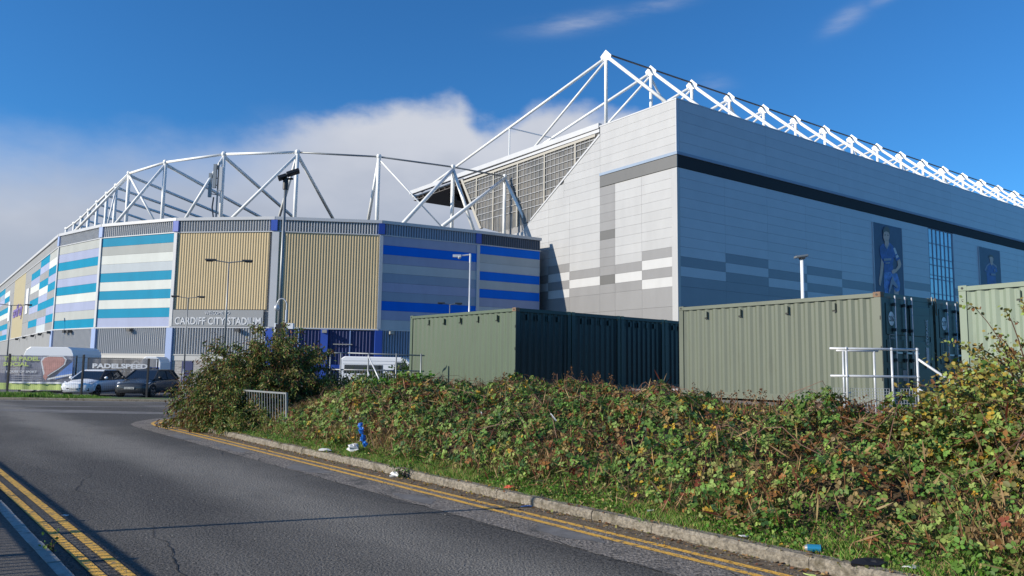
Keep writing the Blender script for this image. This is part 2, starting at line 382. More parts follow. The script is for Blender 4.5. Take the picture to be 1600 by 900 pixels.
# centre line of the kerb on the right: straight, then round the corner to the junction
KC = [(0, -9.0)] + [(0, 23.6)]
arc = []
for i in range(1, 9):
    a = i/8*rad(112); arc.append((3.2-3.2*math.cos(a), 23.6+3.2*math.sin(a)))
tail = [(arc[-1][0]+t*math.cos(rad(-22)), arc[-1][1]+t*math.sin(rad(-22))) for t in (2, 6, 12, 20, 34)]
kline = KC+arc+tail
def offset_line(line, d):
    out = []
    for i, p in enumerate(line):
        a = line[max(0, i-1)]; b = line[min(len(line)-1, i+1)]; tx, ty = b[0]-a[0], b[1]-a[1]; l = math.hypot(tx, ty)
        out.append((p[0]+ty/l*d, p[1]-tx/l*d))      # positive d: to the right of travel
    return out
def strip(name, line, d0, d1, z, m, kind='structure', tf=W):
    a = [tf(*p) for p in offset_line(line, d0)]; b = [tf(*p) for p in offset_line(line, d1)]; n = len(a)
    vs = [(x, y, z) for x, y in a]+[(x, y, z) for x, y in b]
    o = MB().add(vs, [(i, i+1, n+i+1, n+i) for i in range(n-1)]).build(name, m); o['kind'] = kind; return o
def resample(line, step):
    out = [line[0]]; acc = 0
    pts = [Vector(p).to_2d() for p in line]; d = 0; i = 0; cur = pts[0].copy()
    res = [cur.copy()]
    while i < len(pts)-1:
        seg = pts[i+1]-cur
        if seg.length >= step-d: cur = cur+seg.normalized()*(step-d); d = 0; res.append(cur.copy())
        else: d += seg.length; i += 1; cur = pts[i].copy()
    return [tuple(p) for p in res]

# ground everywhere, out to the horizon
sheet('ground', [(-1500, -300), (1500, -300), (1500, 1600), (-1500, 1600)], -.03, 'car_park')
# main road plus junction
road_poly = [WL(0, -14), WL(0, 19), WL(-2.5, 22.5), (-60, 24), (-60, 36.2), (30, 36.2), W(*tail[-1])]+[W(*p) for p in reversed(tail[:-1])]+[W(*p) for p in reversed(arc)]+[W(0, 23.6), W(0, -14)]
sheet('road', road_poly, 0, 'asphalt')
strip('old_road_edge', kline, -1.12, -.0, .004, 'old_asphalt')
strip('yellow_line', resample(kline, .5), -.40, -.315, .009, 'yellow_paint')
strip('yellow_line', resample(kline, .5), -.60, -.515, .009, 'yellow_paint')
strip('gutter_silt', resample(kline, .5), -.30, -.0, .0065, 'silt')
LK = [(0, -9), (0, 19)]
strip('yellow_line', LK, .17, .26, .009, 'yellow_paint', tf=WL)
strip('yellow_line', LK, .36, .45, .009, 'yellow_paint', tf=WL)
# paler old patches and tracks over the junction
def blob(cx, cy, rx, ry, rot, seed, n=36):
    r = random.Random(seed); ph = [r.random()*6.28 for _ in range(4)]; out = []
    for i in range(n):
        a = 2*math.pi*i/n; k = 1+.12*math.sin(3*a+ph[0])+.08*math.sin(5*a+ph[1])+.05*math.sin(9*a+ph[2])
        x, y = rx*k*math.cos(a), ry*k*math.sin(a); out.append((cx+x*math.cos(rot)-y*math.sin(rot), cy+x*math.sin(rot)+y*math.cos(rot)))
    return out
sheet('road_patch', blob(-15.5, 28.2, 4.6, .75, -.12, 1), .004, 'patch')
sheet('road_patch', blob(-21.5, 31.2, 6, .4, .05, 2), .004, 'patch')
sheet('road_patch', blob(-13.2, 32.8, 2.6, .55, .2, 3), .004, 'patch')
sheet('road_patch', [(-60, 35.3), (0, 35.3), (0, 36.2), (-60, 36.2)], .0045, 'patch')

def cracks():
    r = random.Random(21); mb = MB()
    def crack(x, y, a, L, w):
        p = Vector((x, y)); n_ = int(L/.12); prev = None
        for i in range(n_):
            d = Vector((math.cos(a), math.sin(a))); o = Vector((-d.y, d.x))*w*r.uniform(.5, 1.2)*(1-.6*i/n_)
            cur = (p+o, p-o)
            if prev: mb.add([(*prev[0], .0055), (*prev[1], .0055), (*cur[1], .0055), (*cur[0], .0055)], [(0, 1, 2, 3)])
            prev = cur; p = p+d*.12; a += r.uniform(-.35, .35)
    for i in range(16):
        q = r.uniform(-3, 23); x, y = W(-r.uniform(.62, 1.0), q); crack(x, y, math.atan2(KD[1], KD[0])+r.choice([0, 3.14])+r.uniform(-.5, .5), r.uniform(.5, 2.2), .009)
    for i in range(9):
        x, y = W(-r.uniform(1.3, 4.6), r.uniform(1, 24)); crack(x, y, r.uniform(0, 6.28), r.uniform(.8, 3.2), .007)
    for i in range(30):
        x, y = W(-1.12+r.uniform(-.02, .02), -4+i*.95); crack(x, y, math.atan2(KD[1], KD[0]), r.uniform(.4, 1.0), .011)
    mb.build('road_cracks', 'tyre', kind='stuff')
cracks()
for k_, (p_, q_, a_, b_2) in enumerate(((-.85, 12.6, .22, .7), (-.9, 9.0, .16, .45), (-.8, 16.5, .2, .9), (-.75, 6.2, .16, .5), (-.9, 19.6, .2, 1.0))):
    x_, y_ = W(p_, q_); sheet('road_patch', blob(x_, y_, b_2, a_, math.atan2(KD[1], KD[0]), 30+k_), .0062+.0002*k_, 'patch')
# left pavement
pv = MB(); a_unused = [WL(-.0, -9), WL(-.0, 19), WL(-4.5, 19), WL(-4.5, -9)]
pv.prism([(x, y, -.02) for x, y in [WL(-.125, -9), WL(-.125, 19), WL(-4.5, 19), WL(-4.5, -9)]], (0, 0, .118))
pv.build('pavement', 'pavement', kind='structure')

def kerb(name, line, w, h, m, step, tf=W, side=1):
    root = empty(name, (*tf(*line[0]), 0)); root['kind'] = 'structure'
    pts = resample(line, step)
    for i in range(len(pts)-1):
        x0, y0 = tf(*pts[i]); x1, y1 = tf(*pts[i+1]); t = Vector((x1-x0, y1-y0, 0)); L = t.length; t.normalize(); n = Vector((t.y, -t.x, 0))*side
        j = random.uniform(-.006, .006); dz = random.uniform(-.008, .008)
        mb = MB(); g = .003
        prof = [(0, -.08), (0, h-.03), (.025, h), (w, h), (w, -.08)]
        vs = []
        for s in (g, L-g): vs += [Vector((x0, y0, 0))+t*s+n*(u+j)+Vector((0, 0, z+dz)) for u, z in prof]
        k = len(prof); mb.add(vs, [tuple(range(k)), tuple(range(k, 2*k))[::-1]]+[(i_, (i_+1) % k, k+(i_+1) % k, k+i_) for i_ in range(k)])
        mb.build('kerb_stone', m, root)
    return root
kerb('kerb', kline, .14, .12, 'kerb_stone', .915)
kerb('kerb', LK, .125, .10, 'kerb_pale', .915, tf=WL, side=-1)
kerb('kerb', [(-46, 36.3), (6, 36.3)], .14, .11, 'kerb_stone', 1.2, tf=lambda x, y: (x, y), side=-1)

# ------------------------------------------------------------------ raised ground right of the kerb
def surf(p, q):
    """top of the planted bank above the road, before brambles"""
    p = np.asarray(p, float); q = np.asarray(q, float)
    up = np.interp(p, [-.2, .14, .5, 1.0, 1.6, 2.6, 5.0, 7, 60], [.06, .07, .14, .38, .62, .80, .93, .97, .97])
    fall = np.clip((24.5-q)/6.0, 0, 1); fall = fall*fall*(3-2*fall)
    near = np.clip((60-p)/4, 0, 1)
    return .07+(up-.07)*fall*near
def ter_grid():
    ps = np.concatenate([np.arange(.13, 8, .35), np.arange(8, 62, 2.5)]); qs = np.concatenate([np.arange(-30, -8, 2.), np.arange(-8, 24.2, .5)])
    vs = []; fs = []; n = len(qs)
    for p in ps:
        for q in qs:
            x, y = W(p, q); vs.append((x, y, float(surf(p, q))-.02+.05*(vn(p, q, 1.3)-.5)*(p > .5)))
    for i in range(len(ps)-1):
        for j in range(n-1): a = i*n+j; fs.append((a, a+1, a+n+1, a+n))
    return MB().add(vs, fs)
ter_grid().build('bank', 'soil', smooth=True, kind='structure')
# rounded corner piece behind the kerb
cp = [(.13, 24.0)]+[(x, y) for x, y in offset_line(kline[1:], .13)][1:]+[(tail[-1][0], -8), (1, 10)]
sheet('verge_soil', [W(*p) for p in [(.13, 23.5)]+offset_line(kline, .13)[2:]+[(38, 10), (.13, 10)]], .065, 'soil')
# hardstanding of the container yard
yard = MB(); yard.prism([(*W(p, q), .90) for p, q in [(6.2, -26), (6.2, 19.8), (52, 19.8), (52, -26)]], (0, 0, .09)); yard.build('yard_slab', 'gravel', kind='structure')
# grass strip beyond the junction
vb = MB().prism([(x, y, 0) for x, y in [(-46, 36.45), (4, 36.45), (4, 38.4), (-46, 38.4)]], (0, 0, .10)); vb.build('verge', 'turf', kind='structure')

# ------------------------------------------------------------------ stadium: big stand on the right
AZA = -.6249
A = Vector((math.sin(AZA), math.cos(AZA), 0)); B = Vector((A.y, -A.x, 0)); Z = Vector((0, 0, 1))
K = Vector((14.87, 68.0, 0))
TOP = 26.65
ms = empty('main_stand', K, 'tall white and grey clad grandstand with a sharp corner and raked side wall', 'stadium')
def PA(s, z, out=0): return K + A*s + Z*z - B*out
def PB(s, z, out=0): return K + B*s + Z*z - A*out
outline = [(0.02, -.2), (0.02, TOP-.08), (10.25, TOP-.08), (10.25, 25.62), (21.9, 18.5), (36, 17.8), (36, -.2)]
MB().prism([PA(s, z, -.06) + A*.04 for s, z in outline], B*112).build('wall', 'joint', ms)
def clip(poly, a, b):
    """keep the part of 2-d poly to the left of a->b"""
    out = []
    f = lambda p: (b[0]-a[0])*(p[1]-a[1])-(b[1]-a[1])*(p[0]-a[0])
    for i in range(len(poly)):
        p, q = poly[i], poly[(i+1) % len(poly)]; fp, fq = f(p), f(q)
        if fp >= 0: out.append(p)
        if fp*fq < 0: t = fp/(fp-fq); out.append((p[0]+(q[0]-p[0])*t, p[1]+(q[1]-p[1])*t))
    return out
pan = []   # (distance, poly3d, outward vec, material, name)
G = .008
def panelA(s0, s1, z0, z1, m, rake=True):
    poly = [(s0+G, z0+G), (s1-G, z0+G), (s1-G, z1-G), (s0+G, z1-G)]
    if rake and z1 > 17.8 and s1 > 10.2:
        poly = clip(poly, (21.9, 18.6), (10.3, 25.72)); 
        if len(poly) > 2 and s1 > 21.9: poly = clip(poly, (36, 17.9), (21.9, 18.6)) if s0 >= 21.9 else poly
    if len(poly) < 3: return
    c = PA((s0+s1)/2, z0); pan.append((c.length, [PA(s, z, -.02) for s, z in poly], -B*.07, m))
def panelB(s0, s1, z0, z1, m):
    c = PB((s0+s1)/2, z0); pan.append((c.length, [PB(s, z, -.0) for s, z in [(s0+G, z0+G), (s1-G, z0+G), (s1-G, z1-G), (s0+G, z1-G)]], -A*.07, m))
rows = [13.0-.905*i for i in range(0, 14)]            # tops of rows going down from 13.0
# side wall (sunlit)
colsA = [(.62, 4.4, 0), (4.4, 8.05, 1), (8.05, 10.25, 2), (10.25, 15.0, 1), (15.0, 18.6, 0), (18.6, 25.5, 1), (25.5, 35.9, 1)]
for s0, s1, t in colsA:
    z = 13.0; k = 0
    while z > .2:
        zb = max(z-.905, 0.)
        if t == 2: m = 'panel_dark' if k == 2 else 'panel_grey'
        elif t == 0: m = ['panel_grey', 'panel_bright', 'panel_grey', 'panel_bright'][k] if k < 4 else 'panel_grey'
        else: m = ['panel_white', 'panel_grey', 'panel_bright'][k] if k < 3 else 'panel_grey'
        if k >= 4:      # plain grey foot in taller sheets
            zb = max(z-1.81, 0.)
        panelA(s0, s1, zb, z, m); z = zb; k += 1
nu = 8; dz = (20.27-13.0)/nu
for i in range(nu):
    z0 = 13.0+dz*i
    for s0, s1 in ((.62, 4.4), (4.4, 8.05), (10.25, 15.0), (15.0, 18.6), (18.6, 25.5), (25.5, 35.9)):
        if s0 > 18 and z0 > 16.5 and s0 > 25: continue
        panelA(s0, s1, z0, z0+dz, 'panel_white')
    panelA(8.05, 10.25, z0, z0+dz, 'panel_dark' if i == 2 else 'panel_grey')
nt = 6; dt = (TOP-21.75)/nt
for i in range(nt):
    z0 = 21.75+dt*i
    for s0, s1 in ((0, 10.25),): panelA(s0+.03, s1, z0, z0+dt, 'panel_white', False)
    panelA(10.25, 16.0, z0, z0+dt, 'panel_white')
panelA(10.25, 16.0, 20.27, 21.0, 'panel_white'); panelA(10.25, 16.0, 21.0, 21.75, 'panel_white'); panelA(16.0, 19.5, 20.27, 21.75, 'panel_white')
# long face (in shade)
mod = 6.6; NM = 17
pattern = {0: 'LGLG', 1: 'GLGG', 2: 'LGLG', 3: 'GLGL', 4: 'LGLG', 5: 'GLGL', 6: 'GLGL', 8: 'GLGG', 9: 'LGLG', 10: 'LGLG', 11: 'GLGL', 12: 'LGLG', 13: 'GLGG', 14: 'LGLG', 15: 'GLGG', 16: 'LGLG'}
for i in range(NM):
    s0, s1 = i*mod+(.0 if i else .3), (i+1)*mod
    if i != 7:
        z = 13.0; k = 0
        while z > .2:
            st = .905 if k < 4 else 1.81; zb = max(z-st, 0.)
            ch = pattern[i][k] if k < 4 else 'G'
            panelB(s0, s1, zb, z, 'shade_blue_pale' if ch == 'L' else 'shade_blue_grey'); z = zb; k += 1
        for j in range(nu): panelB(s0, s1, 13.0+dz*j, 13.0+dz*(j+1), 'shade_blue_pale')
    else:
        panelB(s0, s1, 0, 7.2, 'shade_blue_grey')
for i in range(0, NM-1, 2):
    for j in range(5):
        dt2 = (TOP-21.75)/5; panelB(i*mod+(.3 if i == 0 else 0), min((i+2)*mod, NM*mod), 21.75+dt2*j, 21.75+dt2*(j+1), 'shade_blue_pale')
pan.sort(key=lambda t: t[0])
rest = {}
for i, (d, poly, out, m) in enumerate(pan):
    if i < 292: MB().prism(poly, out).build('cladding_panel', m, ms)
    else: rest.setdefault(m, MB()).prism(poly, out)
for m, mb in rest.items(): mb.build('distant_cladding', m, ms, kind='stuff')
# corner trims, band, cap
MB().frame_box(K, A, B, Z, (-.10, -.10, 0), (.58, -.02, 20.25)).frame_box(K, A, B, Z, (-.10, -.02, 0), (-.01, .28, 20.25)).build('corner_trim', 'panel_white', ms)
MB().frame_box(K, A, B, Z, (-.05, -.075, 21.73), (.03, .30, TOP+.003)).build('corner_trim', 'shade_blue_pale', ms)
MB().frame_box(K, A, B, Z, (-.13, -.13, 20.30), (10.2, -.02, 21.42)).build('dark_band', 'panel_dark', ms)
MB().frame_box(K, A, B, Z, (-.13, -.02, 20.30), (-.01, 112, 21.42)).build('dark_band', 'band', ms)
MB().frame_box(K, A, B, Z, (-.20, -.20, 21.45), (10.22, -.02, 21.72)).build('band_sill', 'steel_blue', ms)
MB().frame_box(K, A, B, Z, (-.20, -.02, 21.45), (-.01, 112, 21.72)).build('band_sill', 'steel_blue', ms)
MB().frame_box(K, A, B, Z, (-.08, -.08, TOP+.004), (10.35, .3, TOP+.14)).build('roof_cap', 'trim_white', ms)
MB().frame_box(K, A, B, Z, (-.08, .31, TOP+.004), (.3, 112, TOP+.14)).build('roof_cap', 'shade_blue_pale', ms)
MB().prism([PA(10.22, 25.74, .12), PA(21.9, 18.6, .12), PA(21.9, 18.78, .12), PA(10.3, 25.95, .12)], B*.25).build('raking_trim', 'trim_white', ms)
# roof slab running out over the pitch
MB().frame_box(K, A, B, Z, (.35, .6, TOP-.05), (50.8, 111, TOP+.10)).build('roof_deck', 'trim_white', ms)
MB().prism([PA(10.4, 26.55, .14), PA(51.2, 26.9, .14), PA(51.2, 27.45, .14), PA(10.4, 27.10, .14)], B*.5).build('roof_fascia', 'trim_white', ms)
MB().frame_box(K, A, B, Z, (50.9, .4, 26.55), (51.3, 111, 26.95)).build('front_beam', 'trim_white', ms)
MB().prism([PA(10.4, 26.15, .03), PA(36.5, 26.35, .03), PA(36.5, 26.55, .03), PA(10.4, 26.5, .03)], B*.2).build('screen_head_rail', 'trim_white', ms)
pr = MB()
for i in range(26): s = 12+i*1.52; pr.frame_box(K, A, B, Z, (s, .7, 26.1), (s+.14, 60, 26.55))
pr.build('purlin', 'tube_dark', ms, kind='stuff')
MB().frame_box(K, A, B, Z, (36.5, .4, 26.0), (50.8, 30, 26.09)).build('soffit', 'tube_dark', ms)
MB().frame_box(K, A, B, Z, (43.0, 3.0, 25.1), (44.6, 4.4, 25.7)).frame_box(K, A, B, Z, (43.6, 3.4, 25.7), (43.9, 3.8, 26.0)).build('roof_speaker', 'black', ms)
# translucent end screen
def shp(s):        # lower edge of the screen
    return float(np.interp(s, [10.3, 21.9, 27.4, 32.2, 36.9], [25.74, 18.7, 17.95, 19.35, 26.3]))
srows = [25.0, 23.4, 21.8, 20.2, 18.9]
bays = [10.4, 14.2, 19.5, 24.6, 29.6, 33.4, 36.8]
levels = [26.15, 24.95, 23.4, 21.8, 20.2, 17.9]
for i in range(len(bays)-1):
    for j in range(len(levels)-1):
        poly = [(bays[i]+.06, levels[j+1]+.03), (bays[i+1]-.06, levels[j+1]+.03), (bays[i+1]-.06, levels[j]-.03), (bays[i]+.06, levels[j]-.03)]
        for ca, cb_ in (((10.3, 25.74), (21.9, 18.7)), ((21.9, 18.7), (27.4, 17.9)), ((27.4, 17.9), (32.2, 19.35)), ((32.2, 19.35), (36.9, 26.3))):
            if len(poly) > 2: poly = clip(poly, ca, cb_)
        # the clips above keep the upper side of the lower edge
        if len(poly) > 2: MB().prism([PA(s, z, -.10) for s, z in poly], B*.03).build('screen_pane', 'polycarb', ms)
mu = MB(); s = 11.2
while s < 36.4:
    zb = shp(s); 
    if zb < 25.6: mu.prism([PA(s-.014, zb, .0), PA(s+.014, zb, .0), PA(s+.014, 26.1, .0), PA(s-.014, 26.1, .0)], B*.05)
    s += .72
for z in levels[1:-1]+[25.55, 24.2, 22.6, 21.0]:
    ss = [t for t in np.arange(10.4, 36.9, .05) if shp(t) < z]
    if ss: mu.prism([PA(min(ss), z-.03, .01), PA(max(ss), z-.03, .01), PA(max(ss), z+.03, .01), PA(min(ss), z+.03, .01)], B*.05)
mu.build('screen_mullion', 'rib_grey', ms, kind='stuff')
for b in bays[1:-1]:
    MB().prism([PA(b-.11, shp(b), .05), PA(b+.11, shp(b), .05), PA(b+.11, 26.1, .05), PA(b-.11, 26.1, .05)], B*.3).build('screen_post', 'screen_cream', ms)
MB().prism([PA(11, 25.82, .06), PA(36.4, 25.82, .06), PA(36.5, 26.1, .06), PA(11, 26.1, .06)], B*.05).build('screen_rail', 'screen_cream', ms)
MB().prism([PA(32.0, 19.2, .1), PA(32.5, 19.2, .1), PA(37.2, 26.4, .1), PA(36.7, 26.4, .1)], B*.3).build('screen_edge', 'screen_cream', ms)
# dark seating rake and far structure behind the screen
MB().prism([PA(12, 17, -3), PA(34, 9, -3), PA(34, 8, -3), PA(12, 8, -3)], B*60).build('seating_rake', 'rib_grey', ms)
st = MB()
for i in range(12):
    s = 14+i*2.0; st.tube(PA(s, 17, -6), PA(s+1.6, 26, -6), .12, n=6)
st.build('rear_bracing', 'tube_dark', ms, kind='stuff')
# glazed stair window on the long face
zs = [20.22, 18.36, 16.5, 15.6, 14.3, 13.85, 11.95, 11.27, 9.3, 7.3]
c0, c1 = 7*mod+.12, 8*mod-.12
for j in range(len(zs)-1):
    for i in range(6):
        a = c0+(c1-c0)*i/6; b = c0+(c1-c0)*(i+1)/6
        MB().prism([PB(a+.05, zs[j+1]+.05, -.02), PB(b-.05, zs[j+1]+.05, -.02), PB(b-.05, zs[j]-.05, -.02), PB(a+.05, zs[j]-.05, -.02)], A*.02).build('window_pane', 'glass', ms)
fr = MB()
for i in range(7): a = c0+(c1-c0)*i/6; fr.frame_box(K, A, B, Z, (-.06, a-.04, zs[-1]), (.02, a+.04, zs[0]))
for z in zs: fr.frame_box(K, A, B, Z, (-.05, c0, z-.04), (.02, c1, z+.04))
fr.build('window_frame', 'steel_blue', ms)
MB().frame_box(K, A, B, Z, (.03, c0, zs[-1]), (.05, c1, zs[0])).build('window_reveal', 'rib_dark', ms)

# white roof trusses over the big stand
def PT(s, t, z): return K + A*s + B*t + Z*z
for i in range(17):
    t = .45+i*6.62
    lab = None
    fr0 = MB(); fr0.tube(PT(9.9, t, 26.7), PT(9.9, t, 34.5), .185, n=10)
    fr0.build('mast', 'steel_white', ms, smooth=True)
    MB().tube(PT(9.6, t, 34.0), PT(1.4, t, 26.75), .18, n=8).build('backstay', 'steel_white', ms, smooth=True)
    MB().tube(PT(10.2, t, 34.0), PT(48.5, t, 26.95), .16, n=8).build('long_stay', 'steel_white', ms, smooth=True)
    MB().tube(PT(10.2, t, 33.6), PT(23.2, t, 26.7), .13, n=8).build('short_stay', 'steel_white', ms, smooth=True)
    MB().tube(PT(27.0, t, 26.9), PT(27.0, t, 30.9), .09, n=6).build('hanger', 'steel_white', ms)
    # gusset plates at the head
    MB().prism([PT(9.9, t-.05, 34.9), PT(9.1, t-.05, 34.1), PT(9.3, t-.05, 33.6), PT(9.9, t-.05, 33.8)], B*.10).prism([PT(9.9, t-.05, 34.9), PT(10.7, t-.05, 34.4), PT(10.5, t-.05, 33.8), PT(9.9, t-.05, 33.8)], B*.10).build('gusset', 'steel_white', ms)
    if i < 16:
        MB().tube(PT(9.9, t, 34.5), PT(9.9, t+6.62, 34.5), .10, n=6).build('tie_tube', 'tube_dark', ms)
    if i % 2 == 1:
        MB().tube(PT(9.9, t, 33.5), PT(9.9, t+5.2, 27.2), .12, n=6).build('side_brace', 'steel_white', ms)
MB().tube(PT(27, .45, 30.9), PT(27, 7.07, 30.9), .08, n=6).tube(PT(27, 7.07, 30.9), PT(27, 13.7, 30.9), .08, n=6).build('lateral_tie', 'steel_white', ms)

# ------------------------------------------------------------------ stadium: faceted corner stand on the left
V = [Vector((x, y, 0)) for x, y in [(3.07, 82.2), (-3.57, 78.23), (-12.77, 73.38), (-22.82, 72.18), (-32.77, 73.49), (-42.18, 77.49), (-50.18, 83.73), (-96.15, 142.62), (-140, 198.8)]]
ZE, ZL, ZP, ZB = 16.0, 14.52, 5.41, 2.65
cs = empty('corner_stand', V[3], 'curved low stand wrapped in teal, blue, white and gold cladding under white roof masts', 'stadium')
def outn(a, b): t = (b-a).normalized(); n = Vector((t.y, -t.x, 0)); return n if n.dot(-(a+b)*.5) > 0 else -n
body = [(v.x, v.y) for v in V]
ins = []
for i, v in enumerate(V):
    a = V[max(0, i-1)]; b = V[min(len(V)-1, i+1)]; ins.append(v - outn(a, b)*.12)
ins2 = []
for i, v in enumerate(V):
    a = V[max(0, i-1)]; b = V[min(len(V)-1, i+1)]; ins2.append(v - outn(a, b)*9)
n = len(V)
vs = [(*v.xy, 0) for v in ins]+[(*v.xy, ZE-.35) for v in ins]+[(*v.xy, 0) for v in ins2]+[(*v.xy, ZE-.35) for v in ins2]
fs = []
for i in range(n-1):
    fs += [(i, i+1, n+i+1, n+i), (2*n+i, 3*n+i, 3*n+i+1, 2*n+i+1), (n+i, n+i+1, 3*n+i+1, 3*n+i)]
fs += [(0, n, 3*n, 2*n), (n-1, 3*n-1, 4*n-1, 2*n-1)]
MB().add(vs, fs).build('wall', 'joint', cs)
def ribs(a, b, z0, z1, m,  pitch=.26, depth=.11, back='rib_back', duty=.86, name='ribbed_cladding', s0=0., s1=None):
    t = (b-a).normalized(); o = outn(a, b); L = (b-a).length if s1 is None else s1; k = max(1, int(round((L-s0)/pitch))); mb = MB(); w = (L-s0)/k
    for i in range(k):
        x0 = s0+i*w+w*(1-duty)/2; x1 = x0+w*duty
        P = [a+t*x0, a+t*(x0+w*duty*.38)+o*depth, a+t*(x1-w*duty*.38)+o*depth, a+t*x1]
        vs = [p+Z*z0 for p in P]+[p+Z*z1 for p in P]
        mb.add(vs, [(0, 1, 5, 4), (1, 2, 6, 5), (2, 3, 7, 6), (4, 5, 6, 7), (0, 3, 2, 1)])
    r = mb.build(name, m, cs, kind='stuff')
    MB().prism([a+t*s0-o*.06+Z*z0, a+t*L-o*.06+Z*z0, a+t*L+Z*z0-o*.0, a+t*s0+Z*z0-o*.0], Z*(z1-z0)).build('cladding_backing', back, cs)
    return r
def fpanel(a, b, s0, s1, z0, z1, m, name='cladding_panel', th=.07):
    t = (b-a).normalized(); o = outn(a, b)
    return MB().frame_box(a, t, o, Z, (s0+G, -.04, z0+G), (s1-G, th-.02, z1-G)).build(name, m, cs)
CM = dict(T='teal', W='cool_white', O='off_white', L='lavender', P='pale_blue', S='steel_blue', B='royal', G='mid_grey')
R = (ZL-ZP)/10
def striped(i, pat, s0=.15, s1=None):
    a, b = V[i+1], V[i]; L = (b-a).length
    for k, c_ in enumerate(pat): fpanel(a, b, s0, (L-.15) if s1 is None else s1, ZL-R*(k+1), ZL-R*k, CM[c_])
CM['H'] = 'soft_grey'; striped(0, 'BHPBHBLPHP'); striped(1, 'LBLPSLSBLP'); striped(4, 'TOWPTWTWTL'); striped(5, 'OLTOLTWLOT')
# gold fins
a, b = V[3], V[2]; ribs(a, b, ZP, ZL, 'gold', s0=.3, s1=(b-a).length-.2, back='gold', duty=.96, depth=.04)
a, b = V[4], V[3]; ribs(a, b, ZP+1.66, ZL, 'gold', s0=.2, s1=(b-a).length-.45, back='gold', duty=.96, depth=.04)
# long flank going away to the left
a, b = V[6], V[7]
ta = (b-a).normalized()
cols = [(0.1, 7.0, 'OWTLTGTLTG'), (7.0, 15.0, 'TLGTWLTGLP'), (15.0, 24.0, 'GTLWGTLGTG')]
for s0, s1, pt in cols:
    for k, c_ in enumerate(pt): fpanel(a, b, s0, s1, ZL-R*(k+1), ZL-R*k, CM[c_])
for k in range(5): fpanel(a, b, 24.0, 31.0, ZL-R*2*(k+1), ZL-R*2*k, 'mid_grey'); fpanel(a, b, 46.0, 53.0, ZL-R*2*(k+1), ZL-R*2*k, 'mid_grey')
fpanel(a, b, 31.0, 46.0, ZP, ZL, 'gold_plain', 'gold_panel')
fpanel(a, b, 25.4, 28.0, 8.4, 11.9, 'white_gloss', 'wall_banner', .16); fpanel(a, b, 50.0, 52.8, 8.4, 11.6, 'white_gloss', 'wall_banner', .16)
r_ = random.Random(5); s = 53.0
while s < 118:
    s1 = s+8.5; prev = ''
    for k in range(10):
        c_ = r_.choice([x for x in 'TTTLGSWG' if x != prev]); prev = c_
        if s < 73: fpanel(a, b, s, s1, ZL-R*(k+1), ZL-R*k, CM[c_])
    if s >= 73: fpanel(a, b, s, s1, ZP, ZL, 'mid_grey')
    s = s1
text('lettering', 'cardiff city', 'violet', cs, a+ta*44.5+outn(a, b)*.10+Z*8.6, -ta, Z, 2.6, width=12.5, ext=.02, bold=.03)
# louvre band, trims, base, per facet
for i in range(8):
    a, b = (V[i+1], V[i]); t = (b-a).normalized(); o = outn(a, b); L = (b-a).length
    if i < 6: ribs(a, b, ZL+.10, ZE-.30, 'rib_grey' if i in (2, 3, 4, 5) else ('rib_dark' if i == 0 else 'steel_blue'), pitch=.27, duty=.8, name='louvre_fin', back='rib_back' if i < 5 else 'mid_grey', s0=.1, s1=L-.1)
    else: MB().frame_box(a, t, o, Z, (.1, -.05, ZL+.10), (L-.1, .06, ZE-.30)).build('louvre_panel', 'mid_grey', cs)
    MB().frame_box(a, t, o, Z, (0, -.3, ZE-.30), (L+.02*i, .20+.004*i, ZE)).build('eave_trim', 'trim_white', cs)
    MB().frame_box(a, t, o, Z, (0, -.05, ZL), (L, .10+.004*i, ZL+.09)).build('trim_rail', 'trim_white', cs)
    MB().frame_box(a, t, o, Z, (0, -.05, ZP-.12), (L, .11+.004*i, ZP)).build('trim_rail', 'trim_white', cs)
    if i != 2 and i != 7:
        ribs(a, b, ZB+.12, ZP-.13, 'rib_grey' if i > 2 else 'steel_blue', pitch=.27, duty=.8, s0=.3, s1=L-.3, back='rib_back' if i < 5 else 'mid_grey') if i < 6 else MB().frame_box(a, t, o, Z, (.1, -.05, ZB+.12), (L-.1, .05, ZP-.13)).build('base_panel', 'mid_grey', cs)
        MB().frame_box(a, t, o, Z, (0, -.05, ZB), (L, .14+.004*i, ZB+.11)).build('base_rail', 'beam', cs)
        MB().frame_box(a, t, o, Z, (0, -.05, 0), (L, .06, ZB)).build('block_wall', 'blockwork' if i > 2 else 'shutter', cs)
        MB().frame_box(a, t, o, Z, (0, -.05, ZB-.5), (L, .09+.004*i, ZB-.002)).build('base_beam', 'beam' if i > 2 else 'pilaster', cs)
# pilasters at the facet corners
for i in range(1, 7):
    v = V[i]; o = (outn(V[i+1], V[i])+outn(V[i], V[i-1])).normalized(); t = Vector((o.y, -o.x, 0)); pale = i >= 4  # sunlit corners get a paler copy of the blue, sun put into the colour
    MB().frame_box(v, t, o, Z, (-.30, -.1, ZL+.11), (.30, .19, ZE-.31)).build('pilaster', 'pilaster_pale' if i >= 5 else 'pilaster', cs)
    MB().frame_box(v, t, o, Z, (-.17 if i != 3 else -.5, -.1, ZP+.01), (.17, .14, ZL-.01)).build('corner_trim', 'trim_white', cs)
    MB().frame_box(v, t, o, Z, (-.34, -.1, 0.01), (.34, .22, ZP-.14)).build('pilaster', 'pilaster_pale' if pale else 'pilaster', cs)
